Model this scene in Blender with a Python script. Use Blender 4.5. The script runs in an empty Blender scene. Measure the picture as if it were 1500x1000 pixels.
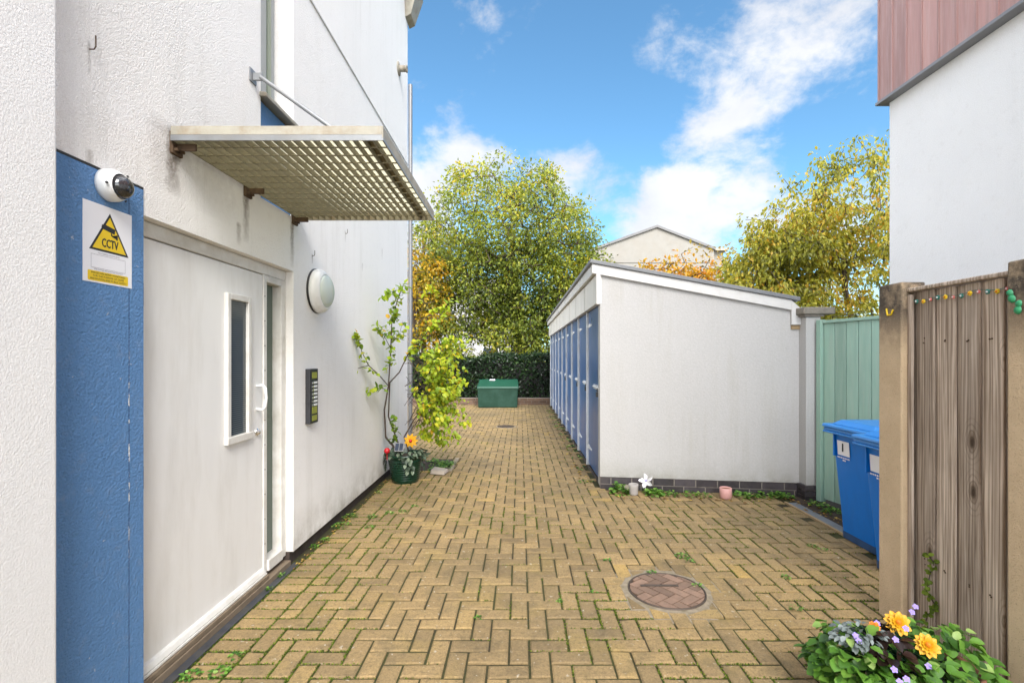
import bpy, bmesh, math, random
from mathutils import Vector, Matrix, noise

random.seed(7)
C = bpy.context.scene.collection
R = math.radians
F = 708.0; HC = 1.46; VX = 762.0; VY = 522.0      # focal length in photo pixels, camera height, vanishing point

# ------------------------------------------------------------------ materials
def lin(r, g, b):
    f = lambda c: (c/255/12.92) if c/255 <= .04045 else ((c/255+.055)/1.055)**2.4
    return (f(r), f(g), f(b), 1)

class NT:
    def __init__(s, tree): s.t = tree; s.N = tree.nodes; s.L = tree.links
    def put(s, sock, v):
        if hasattr(v, 'is_output') or isinstance(v, bpy.types.NodeSocket): s.L.new(v, sock)
        elif v is not None:
            if isinstance(v, tuple) and len(v) == 3 and sock.type == 'RGBA': v = v+(1,)
            sock.default_value = v
    def n(s, typ, ins=None, **props):
        nd = s.N.new(typ)
        for k, v in props.items(): setattr(nd, k, v)
        for k, v in (ins or {}).items(): s.put(nd.inputs[k], v)
        return nd
    def math(s, op, a, b=0.0, clamp=False):
        return s.n('ShaderNodeMath', {0: a, 1: b}, operation=op, use_clamp=clamp).outputs[0]
    def mix(s, fac, a, b, blend='MIX'):
        nd = s.n('ShaderNodeMix', data_type='RGBA', blend_type=blend)
        s.put(nd.inputs[0], fac); s.put(nd.inputs[6], a); s.put(nd.inputs[7], b)
        return nd.outputs[2]
    def noise(s, vec, scale, detail=4, rough=.55, dist=0):
        return s.n('ShaderNodeTexNoise', {'Vector': vec, 'Scale': scale, 'Detail': detail, 'Roughness': rough, 'Distortion': dist}).outputs[0]
    def map(s, vec, scale=(1, 1, 1), rot=(0, 0, 0), loc=(0, 0, 0)):
        return s.n('ShaderNodeMapping', {'Vector': vec, 'Scale': scale, 'Rotation': rot, 'Location': loc}).outputs[0]
    def ramp(s, v, lo, hi, a=0.0, b=1.0):
        return s.n('ShaderNodeMapRange', {0: v, 1: lo, 2: hi, 3: a, 4: b}, clamp=True).outputs[0]
    def cramp(s, v, stops):
        nd = s.n('ShaderNodeValToRGB', {0: v}); e = nd.color_ramp.elements
        while len(e) < len(stops): e.new(.5)
        for el, (p, c) in zip(e, stops): el.position = p; el.color = c if len(c) == 4 else c+(1,)
        return nd.outputs[0]
    def bump(s, h, strength, dist):
        return s.n('ShaderNodeBump', {'Strength': strength, 'Distance': dist, 'Height': h}).outputs[0]

def new(name):
    m = bpy.data.materials.new(name); m.use_nodes = True
    t = NT(m.node_tree); b = t.N['Principled BSDF']
    return m, t, b

def M(name, col, rough=.6, metal=0, var=.12, vs=6, bump=0, bs=60, dirt=None, dirt_amt=.5, ds=4, stretch=(1, 1, 1), tint=0, spec=.5, world=False):
    m, t, b = new(name)
    co = t.n('ShaderNodeNewGeometry').outputs['Position'] if world else t.n('ShaderNodeTexCoord').outputs['Object']
    v = t.map(co, stretch)
    n1 = t.noise(v, vs)
    c = t.mix(1.0, col, t.mix(n1, (1-var*1.6,)*3, (1+var*1.2,)*3), 'MULTIPLY')
    if tint:
        a = t.n('ShaderNodeAttribute', attribute_name='tint').outputs['Fac']
        k = t.ramp(a, 0, 1, 1-tint, 1+tint)
        c = t.mix(1.0, c, t.n('ShaderNodeCombineXYZ', {0: k, 1: k, 2: k}).outputs[0], 'MULTIPLY')
    if dirt:
        d = t.noise(v, ds, 6, .65)
        c = t.mix(t.ramp(d, .45, .75, 0, dirt_amt), c, dirt)
    t.put(b.inputs['Base Color'], c)
    b.inputs['Metallic'].default_value = metal
    t.put(b.inputs['Roughness'], t.ramp(n1, .2, .8, max(0, rough-.08), min(1, rough+.08)))
    b.inputs['Specular IOR Level'].default_value = spec
    if bump:
        t.put(b.inputs['Normal'], t.bump(t.noise(co, bs, 3), 1, bump))
    return m

def render_mat(name, col, stains=(), grain=.0030, gs=100, streak=.35, foot=True, foot_z=.45, chips=False):
    """painted roughcast render with rain streaks, splash dirt and rust runs"""
    m, t, b = new(name)
    P = t.n('ShaderNodeNewGeometry').outputs['Position']
    sx = t.n('ShaderNodeSeparateXYZ', {0: P})
    big = t.noise(P, 1.1, 5, .6)
    c = t.mix(t.ramp(big, .3, .7), tuple(v*.96 for v in col), col)
    st = t.noise(t.map(P, (7, 7, .45)), 1.0, 6, .7)
    st2 = t.noise(P, .9, 3)
    f = t.math('MULTIPLY', t.ramp(st, .5, .78), t.ramp(st2, .4, .65, 0, streak))
    c = t.mix(f, c, (.36, .33, .27))
    mot = t.noise(P, 18, 5, .7)
    c = t.mix(t.ramp(mot, .55, .8, 0, .16), c, (.46, .42, .36))
    if foot:
        fz = t.ramp(sx.outputs[2], .06, foot_z, 1, 0)
        fz = t.math('MULTIPLY', t.math('POWER', fz, 1.6), t.ramp(t.noise(P, 5, 6, .7), .35, .7, .05, .75))
        c = t.mix(fz, c, (.20, .17, .10))
    for (y0, z0, w, ln, amt) in stains:
        dy = t.math('DIVIDE', t.math('ABSOLUTE', t.math('SUBTRACT', t.math('ADD', sx.outputs[1], t.math('MULTIPLY', t.math('SUBTRACT', t.noise(P, 22, 2), .5), w*1.3)), y0)), w)
        dz = t.math('DIVIDE', t.math('SUBTRACT', z0, sx.outputs[2]), ln)
        g = t.math('MULTIPLY', t.ramp(dy, 1, 0), t.ramp(dz, 1, 0))
        g = t.math('POWER', t.math('MULTIPLY', g, t.ramp(dz, -.12, .06)), .6)
        g = t.math('MULTIPLY', g, t.ramp(t.noise(P, 40, 4, .7), .30, .52, .3, amt))
        c = t.mix(g, c, (.11, .075, .045))
    if chips:                                                     # flaked paint along a vertical seam
        dy = t.ramp(t.math('ABSOLUTE', t.math('SUBTRACT', t.math('ADD', sx.outputs[1], t.math('MULTIPLY', t.noise(P, 15, 2), .004)), 1.974)), .0042, .0022)
        zr_ = t.math('MULTIPLY', t.ramp(sx.outputs[2], .55, .95), t.ramp(sx.outputs[2], 1.55, 1.25))
        c = t.mix(t.math('MULTIPLY', dy, .55), c, (.03, .06, .13))
        c = t.mix(t.math('MULTIPLY', t.math('MULTIPLY', dy, zr_), t.ramp(t.noise(P, 26, 4, .7), .50, .56)), c, (.66, .66, .66))
        c = t.mix(t.math('MULTIPLY', t.ramp(t.noise(P, 34, 3, .6), .70, .73), .55), c, (.55, .57, .6))
    sp_k = t.noise(P, gs*2.2, 2, .5)
    c = t.mix(1.0, c, t.mix(sp_k, (.86, .86, .86), (1.12, 1.12, 1.12)), 'MULTIPLY')
    t.put(b.inputs['Base Color'], c)
    b.inputs['Roughness'].default_value = .85
    b.inputs['Specular IOR Level'].default_value = .25
    gr_ = t.noise(P, gs*1.9, 3, .6)
    vo = t.n('ShaderNodeTexVoronoi', {'Vector': P, 'Scale': gs*1.25}).outputs['Distance']
    h = t.math('ADD', t.math('ADD', gr_, t.math('MULTIPLY', vo, -.55)), t.math('MULTIPLY', t.noise(P, gs*.5, 3), .35))
    t.put(b.inputs['Normal'], t.bump(h, 1, grain))
    return m

def leaf_mat(name, stops, trans=.38, rough=.45):
    m, t, b = new(name)
    a = t.n('ShaderNodeAttribute', attribute_name='tint').outputs['Fac']
    c = t.cramp(a, stops)
    t.put(b.inputs['Base Color'], c); b.inputs['Roughness'].default_value = rough
    b.inputs['Specular IOR Level'].default_value = .35
    tr = t.n('ShaderNodeBsdfTranslucent', {'Color': t.mix(1.0, c, (1.25, 1.2, .7), 'MULTIPLY')})
    mx = t.n('ShaderNodeMixShader', {0: trans, 1: b.outputs[0], 2: tr.outputs[0]})
    t.L.new(mx.outputs[0], t.N['Material Output'].inputs[0])
    return m

def wood_mat(name, ca, cb, knots=True):
    m, t, b = new(name)
    P = t.n('ShaderNodeTexCoord').outputs['Object']
    a = t.n('ShaderNodeAttribute', attribute_name='tint').outputs['Fac']
    off = t.n('ShaderNodeCombineXYZ', {0: 0.0, 1: 0.0, 2: t.math('MULTIPLY', a, 37.0)}).outputs[0]
    P2 = t.n('ShaderNodeVectorMath', {0: P, 1: off}, operation='ADD').outputs[0]
    warp = t.noise(t.map(P2, (3, 3, 1.4)), 1.6, 3)
    g = t.noise(t.map(P2, (46, 46, 1.1)), 1.0, 5, .65, dist=.8)
    rings = t.n('ShaderNodeTexWave', {'Vector': t.map(P2, (1, 1, .06)), 'Scale': 16, 'Distortion': 9, 'Detail': 3, 'Detail Scale': 1.3}, wave_type='BANDS', bands_direction='Y').outputs['Fac']
    g2 = t.noise(t.map(P2, (120, 120, 2.2)), 1.0, 3, .6)
    k = t.math('ADD', t.math('ADD', t.math('MULTIPLY', g, .62), t.math('MULTIPLY', rings, .14)), t.math('MULTIPLY', g2, .24))
    c = t.cramp(k, [(.34, cb), (.52, tuple((x+y)/2 for x, y in zip(ca, cb))), (.68, ca)])
    c = t.mix(t.ramp(warp, .4, .75, 0, .4), c, tuple(v*.7 for v in cb))
    kk = t.ramp(a, 0, 1, .70, 1.25)
    c = t.mix(1.0, c, t.n('ShaderNodeCombineXYZ', {0: kk, 1: kk, 2: kk}).outputs[0], 'MULTIPLY')
    h = k
    if knots:
        s2 = t.n('ShaderNodeSeparateXYZ', {0: P2})
        v2 = t.n('ShaderNodeCombineXYZ', {0: t.math('MULTIPLY', s2.outputs[1], 4.6), 1: t.math('MULTIPLY', s2.outputs[2], 2.3), 2: 0.0}).outputs[0]
        vo = t.n('ShaderNodeTexVoronoi', {'Vector': v2, 'Scale': 1.0, 'Randomness': 1.0}, feature='F1', voronoi_dimensions='2D')
        d = t.math('ADD', vo.outputs['Distance'], t.math('MULTIPLY', t.noise(P2, 25, 2), .06))
        pick = t.ramp(t.n('ShaderNodeSeparateColor', {0: vo.outputs['Color']}).outputs[0], .66, .70)
        d = t.math('ADD', d, t.math('MULTIPLY', t.math('SUBTRACT', 1.0, pick), 2.0))
        ring = t.ramp(d, .10, .17, 1, 0)
        core = t.ramp(d, .06, .10, 1, 0)
        c = t.mix(t.math('MULTIPLY', ring, .55), c, (.10, .06, .035))
        c = t.mix(t.math('MULTIPLY', core, .8), c, (.028, .017, .011))
        halo = t.math('SINE', t.math('MULTIPLY', d, 95.0))
        c = t.mix(t.math('MULTIPLY', t.ramp(d, .12, .36, .5, 0), t.ramp(halo, 0, 1)), c, (.10, .07, .045))
        h = t.math('SUBTRACT', k, core)
    t.put(b.inputs['Base Color'], c); b.inputs['Roughness'].default_value = .85
    b.inputs['Specular IOR Level'].default_value = .2
    t.put(b.inputs['Normal'], t.bump(h, .8, .004))
    return m

MAT = {}
WALL_STAINS = [(2.226, 2.42, .05, .22, .95), (2.82, 2.42, .035, .30, .85), (3.39, 2.42, .03, .34, .9), (2.75, 2.21, .025, .12, .6),
               (2.22, 2.5, .16, .3, .4), (1.795, 2.62, .008, .12, .5), (1.795, 2.22, .02, .10, .45), (4.42, 2.6, .014, .10, .5), (3.72, 2.24, .012, .07, .7), (5.6, 2.7, .02, .12, .4), (4.9, 2.4, .015, .08, .4), (2.5, 2.43, .22, .25, .22)]
MAT['render'] = render_mat('white_roughcast', (.88, .86, .835), WALL_STAINS)
MAT['render_clean'] = render_mat('white_render_clean', (.84, .835, .825), (), .0025, 80, .10, False)
MAT['render_pier'] = render_mat('white_roughcast_projection', (.785, .775, .765), (), .0010, 105, .15, True, .3)
MAT['blue_render'] = render_mat('blue_painted_roughcast', (.115, .245, .47), (), .0042, 70, .12, False, chips=True)
MAT['shed_paint'] = render_mat('shed_white_paint', (.475, .465, .455), (), .0014, 34, .62, True, .40)
MAT['white_door'] = M('white_door_paint', (.83, .82, .80), .38, var=.04, vs=3, dirt=(.50, .465, .41), dirt_amt=.32, ds=2.6, stretch=(3, 3, .6))
MAT['white_frame'] = M('white_frame_paint', (.72, .70, .66), .45, var=.06, vs=4, dirt=(.38, .33, .25), dirt_amt=.45, ds=7, bump=.0008, bs=90)
MAT['cream_frame'] = M('cream_metal', (.34, .315, .255), .55, var=.22, vs=9, dirt=(.20, .125, .06), dirt_amt=.75, ds=11, bump=.0006, bs=90)
MAT['galv'] = M('galvanised_steel', (.25, .225, .155), .6, .15, var=.2, vs=14, dirt=(.20, .17, .10), dirt_amt=.5, ds=10)
MAT['galv_blue'] = M('galvanised_strip', (.27, .28, .29), .45, .5, var=.12, vs=9, dirt=(.2, .17, .13), dirt_amt=.4)
MAT['rust'] = M('rusted_iron', (.10, .062, .035), .85, .2, var=.3, vs=40, bump=.001, bs=120)
MAT['black'] = M('black_plastic', (.022, .022, .024), .45, var=.1)
MAT['dark_gap'] = M('dark_plinth_brick', (.05, .035, .028), .9, var=.4, vs=14, dirt=(.10, .09, .05), ds=12, bump=.004, bs=40)
MAT['threshold'] = M('dusty_threshold', (.20, .15, .10), .85, var=.3, vs=16, bump=.002, bs=60)
MAT['drain'] = M('dark_drain_channel', (.045, .048, .058), .55, var=.25, vs=12, dirt=(.10, .085, .05), dirt_amt=.6, ds=14)
MAT['sage_frame'] = M('sage_green_frame', (.235, .275, .205), .4, var=.05)
MAT['plastic_white'] = M('white_plastic', (.80, .80, .79), .3, var=.02)
MAT['sticker'] = M('white_sticker', (.82, .82, .86), .35, var=.02, vs=3)
MAT['yellow'] = M('warning_yellow', (.80, .56, .012), .4, var=.03)
MAT['ink'] = M('black_print', (.02, .02, .022), .5, var=.05)
MAT['grey_ink'] = M('grey_print', (.16, .16, .19), .5, var=.05)
MAT['chrome'] = M('brushed_chrome', (.68, .67, .65), .25, .9, var=.05)
MAT['roof_felt'] = M('grey_roof_edge', (.19, .195, .205), .6, .2, var=.12, vs=8, dirt=(.28, .28, .27), dirt_amt=.4)
MAT['trim'] = M('white_trim_board', (.60, .59, .575), .5, var=.06, vs=3, dirt=(.45, .42, .36), dirt_amt=.35, ds=5)
MAT['panel_cream'] = M('cream_panel', (.66, .645, .60), .6, var=.08, vs=2, dirt=(.42, .38, .31), dirt_amt=.4, ds=3, stretch=(2, 2, .7))
MAT['shed_blue'] = M('navy_door_paint', (.030, .098, .27), .33, var=.14, vs=3, dirt=(.09, .17, .33), dirt_amt=.3, ds=3)
MAT['shed_strip'] = M('pale_door_strip', (.62, .64, .66), .5, var=.1, vs=6, dirt=(.3, .28, .24), dirt_amt=.4)
MAT['engineering'] = M('dark_engineering_brick', (.050, .042, .047), .42, var=.35, vs=9, tint=.4, dirt=(.12, .10, .09), dirt_amt=.4, ds=14, bump=.0015, bs=80)
MAT['mortar'] = M('mortar', (.24, .21, .18), .9, var=.2, vs=20, bump=.002, bs=90)
MAT['gate_green'] = M('sage_green_boards', (.27, .42, .34), .6, var=.14, vs=4, tint=.12, dirt=(.40, .47, .40), dirt_amt=.45, ds=6, stretch=(5, 5, .5), bump=.001, bs=60)
MAT['concrete'] = M('weathered_concrete', (.37, .285, .195), .92, var=.22, vs=7, dirt=(.20, .15, .10), dirt_amt=.5, ds=5, bump=.004, bs=130)
def post_mat():
    m, t, b = new('concrete_post_with_lichen')
    P = t.n('ShaderNodeNewGeometry').outputs['Position']; z = t.n('ShaderNodeSeparateXYZ', {0: P}).outputs[2]
    n1 = t.noise(P, 7, 5, .6)
    c = t.mix(n1, (.47, .34, .205), (.70, .53, .345))
    top = t.math('MULTIPLY', t.ramp(z, 1.44, 1.74), t.ramp(t.noise(P, 9, 5, .7), .28, .56, .25, 1.0))
    c = t.mix(top, c, (.075, .058, .043))
    grit = t.noise(P, 170, 2)
    c = t.mix(t.ramp(grit, .6, .75, 0, .5), c, (.16, .12, .08))
    c = t.mix(t.ramp(grit, .38, .26, 0, .45), c, (.58, .48, .36))
    t.put(b.inputs['Base Color'], c); b.inputs['Roughness'].default_value = .93
    t.put(b.inputs['Normal'], t.bump(t.math('ADD', grit, t.noise(P, 40, 3)), 1, .004))
    return m
MAT['post'] = post_mat()
MAT['cap'] = M('stone_cap', (.24, .215, .18), .9, var=.3, vs=8, dirt=(.12, .10, .075), dirt_amt=.6, ds=9, bump=.003, bs=70)
MAT['wood'] = wood_mat('weathered_fence_boards', (.72, .60, .49), (.21, .15, .105))
MAT['clad'] = M('red_brown_cladding', (.43, .25, .225), .6, var=.22, vs=3, tint=.16, dirt=(.54, .40, .375), dirt_amt=.55, ds=5, stretch=(8, 8, .5), bump=.001, bs=50)
MAT['flash'] = M('lead_flashing', (.25, .25, .255), .5, .5, var=.15)
MAT['bin'] = M('blue_bin_plastic', (.002, .175, .64), .42, spec=.3, var=.07, vs=4, dirt=(.01, .10, .36), dirt_amt=.3, ds=5, stretch=(2, 2, .6), bump=.0004, bs=200)
MAT['bin_lid'] = M('blue_bin_lid_plastic', (.02, .21, .60), .33, var=.05, vs=4)
MAT['bin_dirt'] = M('scuffed_blue_base', (.025, .075, .19), .7, var=.4, vs=12)
MAT['grit_green'] = M('dark_green_plastic', (.006, .042, .024), .45, var=.15, vs=3, dirt=(.04, .10, .075), dirt_amt=.5, ds=4)
MAT['grit_lid'] = M('green_lid_plastic', (.010, .068, .040), .42, var=.12, vs=3)
MAT['pot_green'] = M('dark_green_glaze', (.004, .030, .015), .3, var=.15, vs=5)
MAT['soil'] = M('potting_soil', (.045, .03, .02), .95, var=.4, vs=30, bump=.006, bs=60)
MAT['bark'] = M('bark', (.085, .062, .045), .9, var=.35, vs=12, stretch=(3, 3, .6), bump=.01, bs=25)
MAT['twig'] = M('dark_twig', (.07, .048, .036), .8, var=.3, vs=20)
MAT['stone'] = M('pale_stone', (.40, .34, .28), .9, var=.2, vs=10, bump=.003, bs=40)
MAT['low_brick'] = M('brown_brick', (.17, .105, .07), .9, var=.3, vs=12, tint=.3, bump=.002, bs=70)
MAT['cream_brick'] = M('cream_painted_brick', (.24, .225, .20), .85, var=.1, vs=2, dirt=(.21, .18, .145), dirt_amt=.5, ds=1.2, bump=.003, bs=12)
MAT['house_white'] = M('pale_house_render', (.34, .33, .325), .85, var=.08, vs=1)
MAT['slate'] = M('grey_slate', (.15, .145, .145), .7, var=.2, vs=3)
MAT['glass_dark'] = M('dark_window_glass', (.03, .04, .05), .08, var=.1)
MAT['terracotta'] = M('terracotta', (.24, .105, .06), .85, var=.15)
MAT['pink'] = M('pink_glaze', (.62, .33, .30), .45, var=.08)
MAT['grey_pot'] = M('grey_ceramic', (.40, .37, .35), .6, var=.12)
MAT['red'] = M('red_gloss', (.50, .012, .02), .3, var=.05)
MAT['petal_yellow'] = M('yellow_petal', (.66, .33, .003), .55, var=.12, vs=30)
MAT['petal_orange'] = M('orange_petal', (.72, .20, .008), .55, var=.12, vs=30)
MAT['petal_lilac'] = M('lilac_petal', (.30, .22, .60), .55, var=.12, vs=30)
MAT['petal_white'] = M('white_foil', (.82, .80, .84), .4, var=.06)
MAT['solar'] = M('solar_cell', (.035, .045, .075), .2, var=.1)
MAT['green_toy'] = M('green_plastic', (.03, .27, .11), .4, var=.15, vs=20)
MAT['bead_green'] = M('teal_bead', (.02, .17, .13), .4, var=.1)
MAT['bead_yellow'] = M('yellow_bead', (.80, .54, .01), .4, var=.1)
MAT['bead_red'] = M('red_white_bead', (.70, .16, .13), .4, var=.1)
MAT['timber_grey'] = M('blue_grey_edging', (.155, .175, .205), .7, var=.18, vs=9, dirt=(.10, .085, .06), dirt_amt=.4, ds=10)
MAT['timber_tan'] = M('tan_edging', (.34, .24, .13), .85, var=.2, vs=9)
MAT['concrete_ring'] = M('concrete_ring', (.27, .22, .155), .92, var=.35, vs=22, dirt=(.12, .10, .045), dirt_amt=.8, ds=16, bump=.004, bs=90)
MAT['cover_brick'] = M('reddish_cover_blocks', (.205, .128, .088), .9, var=.22, vs=16, tint=.25, dirt=(.14, .10, .07), dirt_amt=.5, ds=20, bump=.002, bs=110)
MAT['iron'] = M('cover_iron', (.10, .075, .058), .65, .5, var=.3, vs=20)
MAT['lime'] = M('olive_button', (.28, .30, .05), .4, var=.1)

def glass(name, col, rough=.05, spec=.6):
    m, t, b = new(name)
    P = t.n('ShaderNodeTexCoord').outputs['Object']
    n = t.noise(P, 1.5, 2)
    t.put(b.inputs['Base Color'], t.mix(n, tuple(v*.85 for v in col), tuple(v*1.15 for v in col)))
    b.inputs['Roughness'].default_value = rough; b.inputs['Specular IOR Level'].default_value = spec
    return m
MAT['sidelight'] = glass('green_tinted_glass', (.115, .150, .122), .25, .35)
MAT['win_glass'] = glass('pale_reflective_glass', (.26, .29, .30), .06, .8)
def blind_glass():
    m, t, b = new('glass_over_dark_blind')
    P = t.n('ShaderNodeTexCoord').outputs['Object']; z = t.n('ShaderNodeSeparateXYZ', {0: P}).outputs[2]
    s = t.math('SINE', t.math('MULTIPLY', z, 520.0))
    t.put(b.inputs['Base Color'], t.mix(t.ramp(s, -.2, .6), (.035, .045, .048), (.10, .115, .115)))
    b.inputs['Roughness'].default_value = .12
    return m
MAT['blind'] = blind_glass()
def dome_glass():
    m, t, b = new('smoked_dome'); t.put(b.inputs['Base Color'], t.mix(t.noise(t.n('ShaderNodeTexCoord').outputs['Object'], 30, 2), (.006, .006, .008), (.04, .038, .04)))
    b.inputs['Roughness'].default_value = .06; b.inputs['Specular IOR Level'].default_value = .9
    return m
MAT['dome'] = dome_glass()
def diffuser():
    m, t, b = new('frosted_diffuser'); t.put(b.inputs['Base Color'], t.mix(t.noise(t.n('ShaderNodeTexCoord').outputs['Object'], 6, 2), (.52, .60, .54), (.66, .70, .65)))
    b.inputs['Roughness'].default_value = .22
    return m
MAT['diffuser'] = diffuser()
def translucent_sheet():
    m, t, b = new('yellowed_translucent_sheet')
    P = t.n('ShaderNodeNewGeometry').outputs['Position']
    c = t.mix(t.noise(P, 9, 5, .65), (.66, .63, .50), (.93, .91, .80))
    tr = t.n('ShaderNodeBsdfTranslucent', {'Color': c}); tp = t.n('ShaderNodeBsdfTransparent', {'Color': c})
    mx = t.n('ShaderNodeMixShader', {0: .62, 1: tr.outputs[0], 2: tp.outputs[0]})
    t.L.new(mx.outputs[0], t.N['Material Output'].inputs[0])
    return m
MAT['sheet'] = translucent_sheet()

def paver_mat():
    m, t, b = new('buff_block_pavers')
    P = t.n('ShaderNodeNewGeometry').outputs['Position']
    sp = t.n('ShaderNodeSeparateXYZ', {0: P})
    a = t.n('ShaderNodeAttribute', attribute_name='tint').outputs['Fac']
    c = t.cramp(a, [(0, (.205, .140, .068)), (.3, (.265, .182, .086)), (.6, (.325, .222, .103)), (.88, (.385, .262, .115)), (1, (.43, .280, .090))])
    big = t.noise(P, .55, 5, .6)
    c = t.mix(t.ramp(big, .38, .68, 0, .6), c, (.125, .10, .062))
    st_ = t.noise(P, 5.5, 6, .72)
    c = t.mix(t.ramp(st_, .50, .72, 0, .6), c, (.085, .070, .042))
    fine = t.noise(P, 120, 3, .6)
    c = t.mix(1.0, c, t.mix(fine, (.52, .52, .50), (1.46, 1.46, 1.44)), 'MULTIPLY')
    mid = t.noise(P, 13, 5, .7)
    c = t.mix(t.ramp(mid, .55, .78, 0, .5), c, (.115, .085, .045))
    yel = t.noise(P, 2.3, 4, .6)                                    # yellow-green algae film on some blocks
    c = t.mix(t.ramp(yel, .52, .74, 0, .36), c, (.33, .235, .06))
    spk = t.noise(P, 48, 6, .75)
    c = t.mix(t.ramp(spk, .50, .66, 0, .62), c, (.105, .078, .042))
    lich = t.noise(P, 34, 3, .5)
    c = t.mix(t.ramp(lich, .66, .72, 0, .6), c, (.46, .42, .34))
    t.put(b.inputs['Base Color'], c)
    t.put(b.inputs['Roughness'], t.ramp(mid, .3, .7, .72, .92)); b.inputs['Specular IOR Level'].default_value = .3
    t.put(b.inputs['Normal'], t.bump(t.math('ADD', fine, t.math('MULTIPLY', mid, .9)), 1, .0045))
    return m
MAT['paver'] = paver_mat()
def joint_mat():
    m, t, b = new('mossy_joint_sand')
    P = t.n('ShaderNodeNewGeometry').outputs['Position']
    n = t.noise(P, 1.2, 5, .65); f = t.noise(P, 60, 4, .7)
    c = t.mix(t.ramp(n, .36, .60), (.046, .031, .012), (.058, .062, .010))
    c = t.mix(t.ramp(f, .35, .7), t.mix(1.0, c, (.5, .5, .5), 'MULTIPLY'), c)
    t.put(b.inputs['Base Color'], c); b.inputs['Roughness'].default_value = .95
    t.put(b.inputs['Normal'], t.bump(f, 1, .006))
    return m
MAT['joint'] = joint_mat()
MAT['charcoal'] = M('charcoal_metal', (.045, .045, .05), .45, .3, var=.1)
MAT['earth'] = M('earth_and_rough_grass', (.10, .09, .045), .95, var=.35, vs=2, dirt=(.06, .085, .02), dirt_amt=.8, ds=1.2, bump=.02, bs=14, world=True)
MAT['leaf_big'] = leaf_mat('olive_tree_leaves', [(0, (.040, .062, .013)), (.3, (.135, .18, .026)), (.6, (.29, .325, .042)), (.85, (.44, .41, .045)), (1, (.50, .35, .028))])
MAT['leaf_yellow'] = leaf_mat('golden_leaves', [(0, (.16, .14, .015)), (.4, (.40, .27, .015)), (.8, (.58, .33, .012)), (1, (.55, .24, .012))])
MAT['leaf_right'] = leaf_mat('yellow_green_leaves', [(0, (.07, .08, .014)), (.3, (.21, .215, .026)), (.6, (.37, .36, .045)), (.82, (.54, .44, .06)), (1, (.58, .33, .035))])
MAT['leaf_orange'] = leaf_mat('amber_leaves', [(0, (.10, .09, .015)), (.4, (.36, .26, .02)), (.75, (.58, .32, .02)), (1, (.55, .20, .018))])
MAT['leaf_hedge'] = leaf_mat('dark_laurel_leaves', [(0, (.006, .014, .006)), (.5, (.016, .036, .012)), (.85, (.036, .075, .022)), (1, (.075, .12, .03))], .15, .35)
MAT['leaf_lime'] = leaf_mat('lime_birch_leaves', [(0, (.07, .14, .014)), (.35, (.22, .34, .022)), (.7, (.42, .50, .032)), (.9, (.60, .55, .04)), (1, (.72, .42, .025))], .42)
MAT['leaf_fresh'] = leaf_mat('fresh_green_leaves', [(0, (.03, .085, .012)), (.5, (.10, .235, .030)), (.85, (.19, .36, .055)), (1, (.34, .48, .14))], .3, .4)
MAT['leaf_grey'] = leaf_mat('grey_green_leaves', [(0, (.03, .05, .03)), (.5, (.075, .11, .075)), (1, (.20, .25, .17))], .2)
MAT['leaf_silver'] = leaf_mat('silver_leaves', [(0, (.10, .125, .12)), (1, (.30, .34, .33))], .2)
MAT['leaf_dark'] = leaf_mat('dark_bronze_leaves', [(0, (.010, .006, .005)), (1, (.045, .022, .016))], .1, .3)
MAT['leaf_moss'] = leaf_mat('moss', [(0, (.035, .055, .006)), (.6, (.095, .145, .012)), (1, (.20, .26, .025))], .25, .8)
MAT['leaf_fallen'] = leaf_mat('fallen_leaves', [(0, (.12, .06, .025)), (.5, (.30, .17, .04)), (1, (.50, .36, .08))], .1, .7)

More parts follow.
